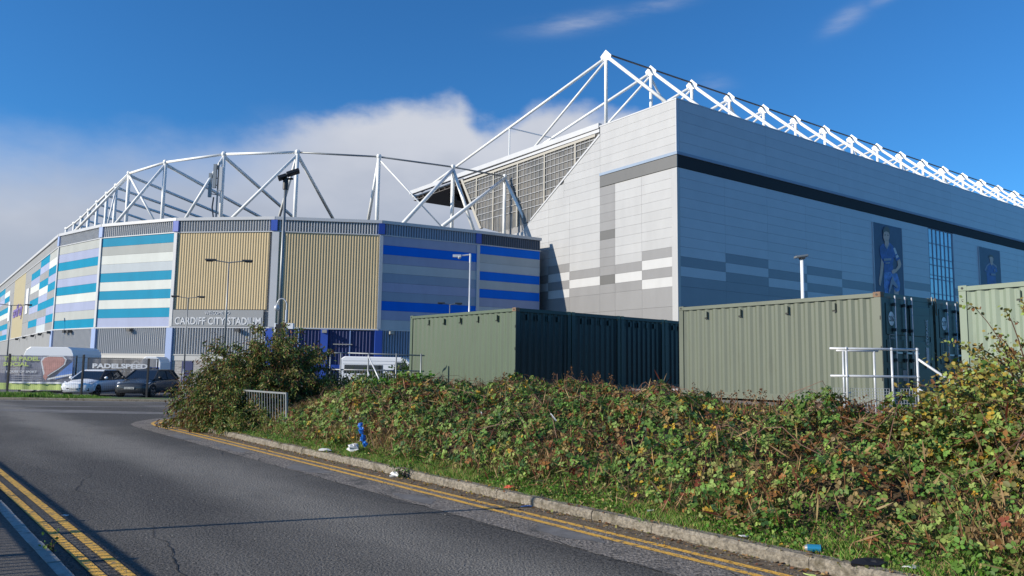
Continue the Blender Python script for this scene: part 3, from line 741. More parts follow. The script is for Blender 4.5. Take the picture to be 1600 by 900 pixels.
# entrance bay under the darker gold facet
a, b = V[3], V[2]; t = (b-a).normalized(); o = outn(a, b); L = (b-a).length
for s0, s1 in ((.6, L*.5-.35), (L*.5+.35, L-.6)):
    MB().frame_box(a, t, o, Z, (s0, -.05, 0), (s1, -.02, ZP-.2)).build('cladding_backing', 'shutter', cs)
    ribs(a-o*.0, b-o*.0, 1.9, ZP-.2, 'shutter', pitch=.32, duty=.5, name='shutter_ribs', s0=s0, s1=s1, back='shutter', depth=.06)
    MB().frame_box(a, t, o, Z, ((s0+s1)/2-.05, 0, 0), ((s0+s1)/2+.05, .12, ZP-.2)).build('shutter_post', 'pilaster_pale', cs)
    MB().frame_box(a, t, o, Z, (s0, -.0, 1.6), (s1, .13, 1.95)).build('shutter_rail', 'pilaster', cs)
    MB().frame_box(a, t, o, Z, (s0+.5, .14, 3.85), (s0+2.3, .2, 3.93)).build('strip_light', 'screen_cream', cs)
MB().frame_box(a, t, o, Z, (L*.5-.34, -.1, 0), (L*.5+.34, .24, ZP-.14)).build('pilaster', 'pilaster', cs)
MB().frame_box(a, t, o, Z, (.3, -.08, 0.0), (L-.3, -.055, ZP-.1)).build('wall_base', 'shutter', cs)
# doors in the block wall
a, b = V[4], V[3]; t = (b-a).normalized(); o = outn(a, b)
for s0 in (1.4, 4.2): 
    d = MB().frame_box(a, t, o, Z, (s0, .06, 0), (s0+1.1, .10, 2.1)).build('door', 'shutter', cs); 
# wall lights under the panels
wl_spots = [(5, 3.9), (5, 4.9), (4, 5.2), (3, 7.0), (2, 5.1), (1, 1.2), (6, .3), (6, 8), (6, 15), (6, 24), (6, 33)]
for i, s0 in wl_spots:
    a, b = (V[i+1], V[i]) if i < 6 else (V[6], V[7]); t = (b-a).normalized(); o = outn(a, b); c = a+t*s0+o*.16+Z*(ZP-.25)
    MB().frame_box(c, t, o, Z, (-.22, .05, -.22), (.22, .42, .06)).frame_box(c, t, o, Z, (-.05, -.03, -.05), (.05, .06, .12)).build('wall_light', 'dark_metal' if i > 2 else 'screen_cream', cs)
# welcome sign
a, b = V[4], V[3]; t = (b-a).normalized(); o = outn(a, b)
sg = empty('welcome_sign', a+t*.15+Z*5.5, 'wide pale wall sign reading CARDIFF CITY STADIUM under the left gold cladding', 'sign')
MB().frame_box(a, t, o, Z, (.12, .0, ZP+.04), (9.35, .13, ZP+1.6)).build('sign_board', 'sign_back', sg)
text('lettering', 'CARDIFF CITY STADIUM', 'print_white', sg, a+t*.45+o*.15+Z*(ZP+.20), t, Z, .98, width=8.7, ext=.02, bold=.012)
text('lettering', 'WELCOME TO', 'print_white', sg, a+t*3.5+o*.15+Z*(ZP+1.14), t, Z, .46, width=2.5, ext=.02)

# white masts and tubes of the corner stand's roof
ZM = 24.5
apex = [(-75.9, 128.1), (-71.71, 123.08), (-67.69, 118.04), (-63.44, 112.41), (-58.92, 106.41), (-54.6, 100.8), (-50.94, 96.09), (-46.12, 89.72), (-39.4, 84.45), (-31.41, 80.78), (-23.12, 79.64), (-14.65, 80.96), (-6.88, 84.78), (-1.02, 88.81)]
AP = [Vector((x, y, ZM)) for x, y in apex]
def st_tube(name, p, q, r, m='steel_white'): return MB().tube(p, q, r, n=8).build(name, m, cs, smooth=True)
zroof = ZE-.5
centre = Vector((12, 150, 0))
for i, p in enumerate(AP):
    st_tube('mast', Vector((p.x, p.y, zroof-.2)), p+Z*.25, .21)
    MB().ball(p, .30, 8, 6).build('mast_head', 'steel_white', cs)
    if i+1 < len(AP): st_tube('tie_tube', p, AP[i+1], .15 if i < 10 else .10, 'steel_white' if i < 10 else 'pole_grey')
# raking tubes: (from apex index, end x, y, z, radius)
def rk_end(i, x, y, z, r, nm='raking_tube'): st_tube(nm, AP[i]-Z*.25, Vector((x, y, z)), r*.8)
rk_end(13, -7.41, 79.00, 16.54, 0.27)
rk_end(13, 2.49, 86.50, 16.68, 0.25)
rk_end(13, 2.18, 92.00, 17.70, 0.14)
rk_end(12, -11.22, 77.00, 16.45, 0.27)
rk_end(12, -4.32, 83.00, 16.91, 0.24)
rk_end(11, -16.18, 84.00, 17.95, 0.22)
rk_end(11, -15.90, 88.00, 18.73, 0.16)
rk_end(11, -7.48, 79.00, 16.54, 0.1)
rk_end(10, -29.17, 78.00, 16.93, 0.2)
rk_end(10, -26.75, 86.00, 18.64, 0.2)
rk_end(10, -21.96, 92.00, 19.67, 0.24)
rk_end(9, -34.38, 79.00, 17.06, 0.2)
rk_end(9, -29.06, 100.00, 21.33, 0.25)
rk_end(8, -43.31, 82.00, 16.90, 0.2)
rk_end(8, -32.65, 98.00, 20.88, 0.25)
rk_end(7, -53.45, 92.00, 17.81, 0.2)
rk_end(7, -40.99, 86.00, 18.07, 0.16)
rk_end(7, -39.07, 104.00, 21.99, 0.24)
rk_end(6, -44.52, 108.00, 22.71, 0.24)
rk_end(6, -50.06, 93.00, 18.76, 0.14)
rk_end(5, -49.69, 112.00, 23.34, 0.24)
rk_end(4, -56.18, 116.00, 23.65, 0.22)
rk_end(3, -61.86, 121.00, 24.13, 0.22)
rk_end(2, -68.68, 126.00, 24.78, 0.22)
rk_end(1, -73.04, 130.00, 25.03, 0.22)

# cell antennas on a mast
an = empty('phone_antenna', (-31.9, 80.5, 16), 'cluster of slim phone mast antennas strapped to a white roof mast', 'antenna')
MB().tube((-31.7, 80.3, 15.8), (-31.7, 80.3, 23.5), .10, n=6).build('pole', 'pole_grey', an)
for dx, z0 in ((-.75, 19.6), (.35, 20.3), (-.3, 20.6)):
    MB().box((-31.7+dx-.16, 80.0, z0), (-31.7+dx+.16, 80.25, z0+2.6)).build('antenna_panel', 'trim_white' if dx > 0 else 'pole_grey', an)
    MB().tube((-31.7+dx, 80.2, z0+.4), (-31.7, 80.3, z0+.3), .05, n=5).tube((-31.7+dx, 80.2, z0+2.2), (-31.7, 80.3, z0+2.1), .05, n=5).build('bracket', 'tube_dark', an)
MB().path([(-32.0, 80.1, 19.6), (-32.1, 80.1, 18.5), (-31.9, 80.1, 17.3), (-32.5, 80.1, 15.9)], .08).build('cable', 'tube_dark', an)

# ------------------------------------------------------------------ posters on the long face
def poster(s0, s1, z0, z1, label, prints):
    root = empty('player_poster', PB(s0, z0, .12), label, 'poster')
    MB().frame_box(K, A, B, Z, (-.15, s0, z0), (-.08, s1, z1)).build('banner_sheet', 'poster_navy', root)
    MB().frame_box(K, A, B, Z, (-.17, s0-.10, z0), (-.06, s0, z1)).build('banner_edge', 'shade_blue_pale', root)
    MB().frame_box(K, A, B, Z, (-.17, s1, z0), (-.06, s1+.10, z1)).build('banner_edge', 'shade_blue_pale', root)
    off = .155
    for nm, m, pl in prints:
        pts_ = [PB(s0+x, z1-y, off) for x, y in pl]; off += .006
        MB().prism(pts_, -A*.004).build(nm, m, root)
    return root
def cr(x, y):  # crop pixel of the poster to metres in its plane
    xl = 80+(y-45)*.035; return ((x-xl)*.0228, (y-45-.22*(x-80))*.01267)
def crs(l): return [cr(x, y) for x, y in l]
def ell(cx, cy, rx, ry, n=20): return crs([(cx+rx*math.cos(6.283*i/n), cy+ry*math.sin(6.283*i/n)) for i in range(n)])
pr1 = [
 ('printed_legs', 'poster_skin', crs([(200, 690), (240, 690), (250, 860), (205, 860)])),
 ('printed_legs', 'poster_skin', crs([(285, 690), (330, 690), (325, 850), (290, 850)])),
 ('printed_shorts', 'poster_short', crs([(186, 520), (215, 512), (255, 520), (318, 545), (345, 640), (338, 705), (300, 715), (268, 640), (250, 600), (238, 665), (242, 745), (195, 745), (182, 640)])),
 ('printed_arm', 'poster_skin', crs([(158, 385), (182, 400), (180, 470), (172, 520), (158, 600), (150, 645), (137, 632), (134, 595), (146, 520)])),
 ('printed_shirt', 'poster_shirt', crs([(141, 285), (165, 258), (195, 250), (238, 242), (275, 275), (300, 320), (346, 405), (312, 422), (282, 380), (274, 440), (276, 528), (225, 518), (186, 525), (184, 440), (160, 392), (146, 345)])),
 ('printed_sleeve_mark', 'print_white', crs([(276, 298), (294, 292), (316, 350), (298, 358)])),
 ('printed_armband', 'print_white', crs([(300, 372), (322, 360), (332, 382), (308, 398)])),
 ('printed_arm', 'poster_skin', crs([(316, 418), (342, 405), (357, 455), (350, 480), (310, 522), (280, 540), (262, 535), (258, 512), (276, 500), (300, 498), (322, 465)])),
 ('printed_neck', 'poster_skin', crs([(190, 215), (228, 215), (234, 262), (212, 290), (190, 262)])),
 ('printed_collar', 'print_grey', crs([(186, 268), (196, 262), (211, 288), (228, 258), (236, 264), (212, 306)])),
 ('printed_face', 'poster_skin', ell(206, 182, 31, 55)),
 ('printed_hair', 'poster_hair', crs([(174, 165), (172, 125), (188, 95), (212, 88), (234, 105), (240, 140), (237, 170), (230, 148), (205, 135), (184, 142)])),
 ('printed_brow', 'poster_hair', crs([(186, 168), (200, 165), (200, 172), (186, 175)])),
 ('printed_brow', 'poster_hair', crs([(212, 168), (226, 171), (226, 178), (212, 175)])),
 ('printed_mouth', 'salmon', crs([(198, 216), (216, 217), (214, 223), (200, 222)])),
 ('printed_shirt_mark', 'print_grey', crs([(176, 392), (252, 392), (250, 412), (178, 415)])),
 ('printed_shirt_mark', 'print_grey', crs([(192, 432), (236, 430), (236, 440), (192, 442)])),
 ('printed_highlight', 'print_grey', crs([(245, 600), (262, 560), (275, 600), (318, 670), (306, 680), (262, 640), (230, 720), (222, 700)])),
]
poster(33.08, 39.55, 8.6, 19.33, 'taller poster of a footballer in a blue shirt and armband on the shaded wall', pr1)
def m2(l): return [(.0 + (x-1135)*.031, (y-293-.2*(x-1135))*.0132) for x, y in l]
pr2 = [
 ('printed_shirt', 'poster_shirt', m2([(1178, 545), (1200, 490), (1235, 462), (1270, 465), (1300, 490), (1310, 560), (1290, 560), (1290, 690), (1200, 690), (1200, 560), (1188, 552)])),
 ('printed_shoulder', 'print_grey', m2([(1182, 540), (1204, 490), (1233, 464), (1238, 475), (1208, 502), (1194, 548)])),
 ('printed_shoulder', 'print_grey', m2([(1268, 467), (1302, 490), (1306, 520), (1292, 505), (1264, 480)])),
 ('printed_neck', 'poster_skin', m2([(1240, 440), (1266, 440), (1268, 475), (1254, 492), (1240, 470)])),
 ('printed_face', 'poster_skin', m2([(1232, 400), (1240, 385), (1262, 385), (1273, 402), (1272, 440), (1256, 462), (1240, 445)])),
 ('printed_hair', 'poster_hair', m2([(1230, 410), (1228, 390), (1244, 376), (1264, 380), (1275, 396), (1274, 415), (1262, 398), (1240, 398)])),
 ('printed_crest', 'print_grey', m2([(1272, 530), (1286, 530), (1284, 556), (1274, 556)])),
 ('printed_shirt_mark', 'print_grey', m2([(1240, 575), (1286, 578), (1286, 598), (1240, 595)])),
]
poster(60.1, 66.6, 8.6, 19.3, 'smaller looking poster of a footballer with white shoulder trim farther along the shaded wall', pr2)

# ------------------------------------------------------------------ shipping containers
CL, CW, CH = 6.06, 2.44, 2.59
def corr(mb, o, t, n, L, z0, z1, pitch=.278, depth=.036, ribs_=None):
    """trapezoid corrugated sheet on base line o + t*s, n outward"""
    k = int(L/pitch); w = L/k; P = []
    for i in range(k):
        s = i*w; P += [(s, 0), (s+w*.25, 0), (s+w*.5, -depth), (s+w*.75, -depth)]
    P.append((L, 0)); m = len(P)
    vs = [o+t*s+n*d+Z*z0 for s, d in P]+[o+t*s+n*d+Z*z1 for s, d in P]
    mb.add(vs, [(i, i+1, m+i+1, m+i) for i in range(m-1)])
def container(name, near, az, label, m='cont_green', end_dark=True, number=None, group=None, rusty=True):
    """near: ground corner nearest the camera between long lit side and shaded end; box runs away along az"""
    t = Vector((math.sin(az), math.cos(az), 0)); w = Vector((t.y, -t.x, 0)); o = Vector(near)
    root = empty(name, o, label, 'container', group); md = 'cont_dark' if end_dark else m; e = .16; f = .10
    def bx(nm, a, b, mm, par=root, bev=0): return MB().frame_box(o, t, w, Z, a, b).build(nm, mm, par, bevel=bev)
    # long sides
    for side in (0, 1):
        mb = MB(); base = o+t*e+w*(.03 if side == 0 else CW-.03); corr(mb, base, t, -w if side == 0 else w, CL-2*e, .16, CH-.11); mb.build('side_wall', m, root)
        y0, y1 = (0, .06) if side == 0 else (CW-.06, CW)
        bx('top_rail', (e, y0, CH-.115), (CL-e, y1, CH-.02), m); bx('bottom_rail', (e, y0, .0), (CL-e, y1, .165), m)
    # ends
    if number is None:
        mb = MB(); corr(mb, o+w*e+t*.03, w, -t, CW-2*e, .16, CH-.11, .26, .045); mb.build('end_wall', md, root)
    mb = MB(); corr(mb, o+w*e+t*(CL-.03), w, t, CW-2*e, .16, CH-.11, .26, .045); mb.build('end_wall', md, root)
    for s0, s1 in ((0, .08), (CL-.08, CL)):
        bx('end_rail', (s0, e, CH-.12), (s1, CW-e, CH-.01), md if s0 == 0 else m); bx('end_rail', (s0, e, 0), (s1, CW-e, .16), md if s0 == 0 else m)
    # posts: one skin seen on the long side, one on the end
    for s0, s1 in ((0.0, e), (CL-e, CL)):
        for y0, y1 in ((0, .1), (CW-.1, CW)):
            bx('corner_post', (s0+.004, y0, .12), (s1-.004, y1, CH-.12), m)
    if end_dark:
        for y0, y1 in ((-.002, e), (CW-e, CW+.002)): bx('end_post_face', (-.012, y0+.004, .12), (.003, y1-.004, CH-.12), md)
    for s0, s1 in ((-.005, .178), (CL-.178, CL+.005)):
        for y0, y1 in ((-.005, .162), (CW-.162, CW+.005)):
            for z0, z1 in ((-.004, .118), (CH-.118, CH+.004)):
                c_ = MB().frame_box(o, t, w, Z, (s0, y0, z0), (s1, y1, z1)).build('corner_casting', ('rust' if rusty and z0 > 1 and s0 < 1 and y0 < 1 else m), root, bevel=.01)
                if y0 < 1:
                    q = o+t*((s0+s1)/2)+w*(-.006)+Z*((z0+z1)/2); MB().tube(q, q-w*.006, .026, n=10).build('casting_hole', 'black', c_)
    # roof with cross ribs
    mb = MB(); corr(mb, o+t*.1+w*.06+Z*0, t, Z, CL-.2, 0, 0); 
    rf = MB(); k = 20; wd = (CL-.3)/k; rows_ = []
    for i in range(k):
        s = .15+i*wd; rows_ += [(s, 0), (s+wd*.3, 0), (s+wd*.5, .018), (s+wd*.8, .018)]
    rows_.append((CL-.15, 0)); nn = len(rows_)
    vs = [o+t*s+w*.06+Z*(CH-.04+h) for s, h in rows_]+[o+t*s+w*(CW-.06)+Z*(CH-.04+h) for s, h in rows_]
    rf.add(vs, [(i, i+1, nn+i+1, nn+i) for i in range(nn-1)]); rf.build('roof', m, root)
    MB().frame_box(o, t, w, Z, (.1, .1, .1), (CL-.1, CW-.1, .14)).build('floor', 'wood', root)
    # ventilators on the long side and lashing slots
    for s in ((.95, 1.95, 2.95, 3.9, 4.85) if number is None else (1.15, 2.45, 3.9, 5.05)):
        v_ = bx('vent', (s-.04, -.035, CH-.37), (s+.04, .02, CH-.19), m, bev=.012)
        MB().frame_box(o, t, w, Z, (s-.045, -.015, CH-.40), (s+.045, .0, CH-.372)).build('vent_mouth', 'black', v_)
    if number is None:
        for y in ((.5, .95, 1.4, 1.85)): bx('vent', (-.03, y-.04, CH-.37), (.02, y+.04, CH-.19), md)
    for z in (.55, 1.25, 1.95): bx('lashing_slot', (.012, -.0085, z), (.03, .002, z+.09), 'black')
    if number:
        # doors in the end facing the lane
        for k, (y0, y1) in enumerate(((.12, 1.21), (1.23, 2.32))):
            d = bx('door', (.0, y0, .17), (.05, y1, CH-.125), 'cont_dark')
            for z0 in (.32, .98, 1.62, 2.13): MB().frame_box(o, t, w, Z, (-.022, y0+.06, z0), (-.001, y1-.06, z0+(.52 if z0 < 2 else .22))).build('door_rib', 'cont_dark', d, bevel=.008)
            rods = (.40, .86) if k == 0 else (.07,)
            for y in rods:
                rr = MB().tube(o+t*-.065+w*(y0+y)+Z*.12, o+t*-.065+w*(y0+y)+Z*(CH-.06), .017, n=8).build('lock_rod', 'galv_white', root, smooth=True)
                rk_ = MB()
                for z in (.3, 1.0, 1.7, CH-.3): rk_.frame_box(o, t, w, Z, (-.08, y0+y-.035, z), (-.02, y0+y+.035, z+.07))
                rk_.build('rod_bracket', 'dark_metal', rr, kind='stuff')
                MB().frame_box(o, t, w, Z, (-.09, y0+y-.03, 1.18), (-.07, y0+y+.22, 1.22)).build('door_handle', 'galv_white', rr)
        # round number badge, and white outlined plates
        q = o+t*-.028+w*.40+Z*(CH-.60); 
        vs = [q+w*(.125*math.cos(6.283*i/28))+Z*(.165*math.sin(6.283*i/28)) for i in range(28)]
        b_ = MB().prism(vs, -t*.004).build('number_badge', 'white_gloss', root)
        text('number', number, 'cont_dark', b_, q-t*.006-w*.10-Z*.06, w, Z, .17, width=.20, ext=.001, bold=.006)
        def outline(y0, z0, y1, z1, nm='notice'):
            mb = MB(); th = .008
            for a_, b2 in (((y0, z0), (y1, z0+th)), ((y0, z1-th), (y1, z1)), ((y0, z0), (y0+th, z1)), ((y1-th, z0), (y1, z1))): mb.frame_box(o, t, w, Z, (-.028, a_[0], a_[1]), (-.024, b2[0], b2[1]))
            return mb.build(nm, 'print_white', root)
        n_ = outline(.30, 1.28, .58, 1.62)
        text('lettering', 'NOTICE', 'print_white', n_, o-t*.03+w*.35+Z*1.52, w, Z, .05, width=.18, ext=.0005)
        text('lettering', 'STORAGE', 'print_white', root, o-t*.03+w*2.12+Z*1.42, Z, -w, .14, width=.62, ext=.001, bold=.003)
        bx('label_plate', (-.03, 2.0, .86), (-.024, 2.13, 1.36), 'print_white')
        bx('label_plate', (-.03, .85, .55), (-.024, 1.0, .80), 'print_grey')
    return root
azC = -.70514; wC = Vector((math.cos(azC), -math.sin(azC), 0))
c1 = Vector((.13, 24.0, 1.10))
clabs = ['green shipping container with its long ribbed side in sun, left of the black gap', 'second dark ended container, right beside the leftmost green container', 'third dark ended container in the left row', 'fourth dark ended container, half hidden by the container with number 216']
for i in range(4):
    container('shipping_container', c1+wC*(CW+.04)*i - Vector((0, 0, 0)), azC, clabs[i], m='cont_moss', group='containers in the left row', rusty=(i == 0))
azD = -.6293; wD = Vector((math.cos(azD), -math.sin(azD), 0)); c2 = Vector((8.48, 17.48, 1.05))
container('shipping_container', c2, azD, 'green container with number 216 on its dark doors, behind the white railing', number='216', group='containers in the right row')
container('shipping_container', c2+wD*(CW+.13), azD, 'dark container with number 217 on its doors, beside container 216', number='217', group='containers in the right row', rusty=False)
tD = Vector((math.sin(azD), math.cos(azD), 0))
azE = rad(-29.6); tE = Vector((math.sin(azE), math.cos(azE), 0))
c3 = Vector((9.60, 16.32, 1.07)) - tE*CL
container('shipping_container', c3, azE, 'paler mint green container at the right edge behind the yellow shrub', m='cont_pale', end_dark=False, group='containers in the right row', rusty=False)
for q in (c1, c1+wC*(CW+.04), c2, c3):  # timber bearers
    pass
# straps hanging between the two door containers
sp = c2+wD*(CW+.065)-tD*.03+Z*CH
stp = empty('lashing_strap', sp, 'pale strap hanging in the gap between containers 216 and 217', 'strap')
MB().frame_box(sp, wD, -tD, Z, (-.16, 0, -.17), (-.10, .015, .03)).build('strap_end', 'screen_cream', stp)
MB().path([sp+wD*.05+Z*.02, sp+wD*.055-Z*.2-tD*.02, sp+wD*.03-Z*.33-tD*.02, sp+wD*.07-Z*.42-tD*.02], .013).build('strap_tail', 'rust', stp)

# ------------------------------------------------------------------ platforms with railings by the containers
def tubes(name, segs, r, m, parent, n=8): 
    mb = MB()
    for p, q in segs: mb.tube(p, q, r, n=n)
    return mb.build(name, m, parent, smooth=True)
def platform():
    root = empty('access_platform', (5.9, 13.5, .9), 'white tube railing with mesh infill round a timber step below container 216', 'railing')
    y0, y1 = 13.5, 14.6; zt, zm, zb = 2.19, 1.71, 1.12; r = .022
    for nm, z in (('top_rail', zt), ('mid_rail', zm)):
        tubes(nm, [((5.62, y0, z), (7.16, y0, z))], r, 'galv_white', root)
        tubes(nm, [((6.2, y1, z), (7.0, y1, z))], r, 'galv_white', root)
    for x in (5.91, 6.71, 7.16):
        p = tubes('post', [((x, y0, .98), (x, y0, zt+.02))], r, 'galv_white', root)
        MB().box((x-.05, y0-.05, .985), (x+.05, y0+.05, .998)).build('base_plate', 'galv_white', p)
        mb = MB()
        for z in (zt, zm): mb.ball((x, y0, z), .034, 8, 6)
        mb.build('clamp', 'galv_white', p, smooth=True)
    for x in (6.33, 6.92): tubes('post', [((x, y1, .98), (x, y1, zt))], r, 'galv_white', root)
    def meshp(xa, xb):
        mb = MB(); n = int(round((xb-xa)/.05))
        for i in range(n+1): x = xa+(xb-xa)*i/n; mb.tube((x, y0+.03, 1.09), (x, y0+.03, 1.50), .0035, n=4)
        for i in range(9): z = 1.09+.41*i/8; mb.tube((xa, y0+.03, z), (xb, y0+.03, z), .0035, n=4)
        mb.build('mesh_infill', 'galv_white', root)
    meshp(5.68, 5.87); meshp(5.97, 6.66); meshp(6.76, 7.12)
    for x in (5.91, 6.71, 7.16):
        for z in (1.2, 1.42): MB().tube((x-.07, y0+.012, z), (x+.07, y0+.012, z), .01, n=6).build('clip', 'galv_white', root)
    # handrail of the steps going down to the right
    for z in (2.03, 1.5, .98): tubes('stair_rail', [((7.16, y0, z), (8.6, y0-.2, z-1.05))], r, 'galv_white', root)
    tubes('post', [((8.1, y0-.14, .1), (8.1, y0-.14, 1.36))], r, 'galv_white', root)
    for k in range(5): MB().box((5.55, 13.42+k*.25, .93), (7.2, 13.62+k*.25, .98)).build('deck_board', 'wood', root)
    MB().box((5.5, 13.36, .80), (7.25, 13.41, .97)).build('edge_board', 'wood', root)
    for k in range(4): MB().box((7.3+.3*k, 13.3, .76-.2*k), (7.58+.3*k, 14.5, .81-.2*k)).build('tread', 'wood', root)
platform()
def walkway():
    root = empty('access_walkway', (-5, 26.3, 1.0), 'grey tube railing with upright bars left of the leftmost container', 'railing')
    y = 26.4; r = .024
    xs = (-6.22, -5.86, -4.91, -3.95, -3.1)
    tubes('top_rail', [((-6.42, y, 2.22), (-5.62, y, 2.23)), ((-5.62, y, 2.23), (-3.0, y+.2, 2.18))], r, 'galv', root)
    tubes('mid_rail', [((-6.42, y, 1.66), (-3.0, y+.2, 1.64))], r, 'galv', root)
    tubes('bottom_rail', [((-6.1, y, 1.10), (-3.0, y+.2, 1.08))], r, 'galv', root)
    for x in xs: tubes('post', [((x, y, .5), (x, y, 2.24))], r, 'galv', root)
    mb = MB(); x = -6.1
    while x < -3.0: mb.tube((x, y+.03, 1.1), (x, y+.03, 1.65), .008, n=4); x += .09
    mb.build('upright_bars', 'galv', root, kind='stuff')
    tubes('stair_rail', [((-4.90, y-.1, 2.14), (-4.15, y-.9, .95))], .026, 'galv_white', root)
    tubes('stair_rail', [((-4.90, y-.1, 1.62), (-4.50, y-.9, .92))], .026, 'galv_white', root)
    tubes('stair_rail', [((-4.95, y-.1, 1.18), (-4.70, y-.9, .72))], .026, 'galv', root)
    tubes('post', [((-4.38, y-.6, .6), (-4.38, y-.6, 1.4))], .02, 'galv', root)
    MB().box((-6.3, y-.1, .94), (-3.0, y+1.2, 1.04)).build('deck', 'dark_metal', root)
walkway()

# ------------------------------------------------------------------ pedestrian guard rails in the shrub
def guard(p, q, h, label, lean=0., name='guard_rail', n=17, grp='galvanised guard rails by the kerb'):
    p, q = Vector(p), Vector(q); t = (q-p).normalized(); L = (q-p).length; nrm = Vector((t.y, -t.x, 0))
    root = empty(name, p, label, 'guard rail', grp); up = (Z+nrm*lean).normalized()
    def P(s, z): return p+t*s+up*z
    for s in (0, L): MB().frame_box(P(s, 0), t, nrm, up, (-.025, -.025, -.05), (.025, .025, h+.01)).build('post', 'galv', root)
    MB().frame_box(P(0, h), t, nrm, up, (-.02, -.02, -.02), (L+.02, .02, .02)).build('top_rail', 'galv', root)
    MB().frame_box(P(0, .14), t, nrm, up, (.03, -.018, -.018), (L-.03, .018, .018)).build('bottom_rail', 'galv', root)
    for i in range(1, n): s = L*i/n; MB().tube(P(s, .14), P(s, h-.01), .010, n=6).build('bar', 'galv', root)
    return root
guard((-7.10, 20.55, .08), (-5.35, 18.60, .08), 1.02, 'leaning galvanised guard rail at the right end, clear of the shrub', lean=.06)
guard((-9.0, 22.9, .08), (-7.22, 20.75, .08), 1.0, 'galvanised guard rail buried in the middle of the drooping shrub')
guard((-10.9, 25.4, .08), (-9.1, 23.05, .08), 1.0, 'galvanised guard rail buried at the left side of the drooping shrub')

# ------------------------------------------------------------------ lamp columns, masts
def double_lamp(name, x, y, h, label, az=0., r=.07, span=.9, grp='double headed lamp columns'):
    root = empty(name, (x, y, 0), label, 'lamp post', grp); c_ = Vector((x, y, 0)); d = Vector((math.cos(az), math.sin(az), 0)); e = Vector((-d.y, d.x, 0))
    MB().tube(c_, c_+Z*1.4, r*1.35, n=10).tube(c_+Z*1.4, c_+Z*h, r, r*.55, n=10).build('column', 'pole_grey', root, smooth=True)
    for s in (-1, 1):
        MB().tube(c_+Z*(h-.02), c_+d*s*span+Z*(h+.10), r*.45, n=6).build('arm', 'pole_grey', root)
        MB().frame_box(c_+d*s*span+Z*(h+.11), d*s, e, Z, (-.1, -.13, -.04), (.55, .13, .08)).frame_box(c_+d*s*span+Z*(h+.07), d*s, e, Z, (.1, -.1, -.05), (.5, .1, -.001)).build('lantern', 'dark_metal', root, bevel=.03)
    return root
double_lamp('lamp_post', -17.97, 48, 8.25, 'double headed lamp post in front of the left gold cladding', .1, .075)
double_lamp('lamp_post', -28.94, 68, 7.7, 'double headed lamp post left of the left gold cladding sign, ahead of the welcome lettering', .1, .07)
double_lamp('lamp_post', -52.55, 80, 7.72, 'leftmost double headed lamp post, before the plain gold panel', .5, .08, 1.3)
double_lamp('lamp_post', -5.53, 68, 7.42, 'double headed lamp post peeping over the leftmost container', .1, .07, .55)
def flood_mast():
    x, y = -10.96, 36.0; root = empty('floodlight_mast', (x, y, 0), 'tall grey mast with dark twin floodlights, in front of the gold cladding', 'floodlight')
    MB().tube((x, y, 0), (x, y, 1.5), .12, n=12).tube((x, y, 1.5), (x, y, 10.6), .10, .065, n=12).build('column', 'pole_grey', root, smooth=True)
    MB().tube((x, y, 10.2), (x, y, 10.75), .13, n=10).tube((x-.35, y, 10.72), (x+.35, y, 10.72), .05, n=8).build('head_bracket', 'black', root)
    for cx, cz, rt, w_ in ((.16, 10.93, -.42, .52), (-.05, 10.80, -.42, .12)):
        d = Vector((math.cos(rt), .25, -math.sin(rt))).normalized(); u = Vector((0, 1, 0)); k = d.cross(u).normalized(); u = k.cross(d)
        MB().frame_box((x+cx, y-.1, cz), d, u, k, (-.1 if w_ > .5 else -.3, -.22, -.09), (w_, .20, .08)).build('floodlight', 'black', root, bevel=.03)
flood_mast()
def cctv(x, y, h, label, name='camera_pole', hook=True):
    root = empty(name, (x, y, 0), label, 'camera pole')
    MB().tube((x, y, 0), (x, y, h-.5), .05, n=10).build('pole', 'galv_white', root, smooth=True)
    if hook:
        pts_ = [(x, y, h-.5)]+[(x-.22+.22*math.cos(a), y, h-.3+.3*math.sin(a)) for a in [math.pi*i/8 for i in range(9)]]
        MB().path(pts_, .03).build('hook', 'galv_white', root)
        MB().ball((x-.44, y, h-.42), .13, 10, 8, (1, 1, 1.2)).build('dome_camera', 'galv_white', root, smooth=True)
        MB().box((x-.5, y-.1, h-1.55), (x-.42, y+.1, h-1.1)).box((x+.05, y-.12, h-1.35), (x+.35, y+.1, h-1.1)).build('camera_box', 'white_gloss', root)
        MB().box((x-.40, y-.12, h-1.5), (x-.1, y+.1, h-1.15)).build('camera_housing', 'black', root)
    else:
        MB().tube((x, y, h-.5), (x, y, h), .06, n=8).tube((x, y, h-.05), (x-.55, y, h-.12), .04, n=6).build('arm', 'galv_white', root)
        MB().box((x-.95, y-.08, h-.2), (x-.5, y+.08, h-.06)).ball((x-.6, y, h-.2), .1).build('camera_head', 'galv_white', root)
    return root
cctv(-10.05, 34, 4.75, 'white hooked camera pole beside the tall floodlight mast')
cctv(-2.28, 41, 7.95, 'slim white pole with a small side arm before the blue striped facet', hook=False)
def slim_lamp():
    x, y, h = 16.09, 42, 8.05; root = empty('lamp_post', (x, y, 0), 'white lamp post with a flat dark head rising behind container 216', 'lamp post')
    MB().tube((x, y, 0), (x, y, h), .11, .09, n=10).build('column', 'white_gloss', root, smooth=True)
    MB().frame_box((x, y, h), (1, 0, 0), (0, 1, 0), (0, 0, 1), (-.1, -.2, 0), (.12, .2, .12)).build('collar', 'dark_metal', root)
    MB().frame_box((x, y, h+.13), Vector((1, 0, .15)).normalized(), (0, 1, 0), Vector((-.15, 0, 1)).normalized(), (-.38, -.2, -.03), (.32, .2, .09)).build('lantern', 'pole_grey', root, bevel=.03)
slim_lamp()
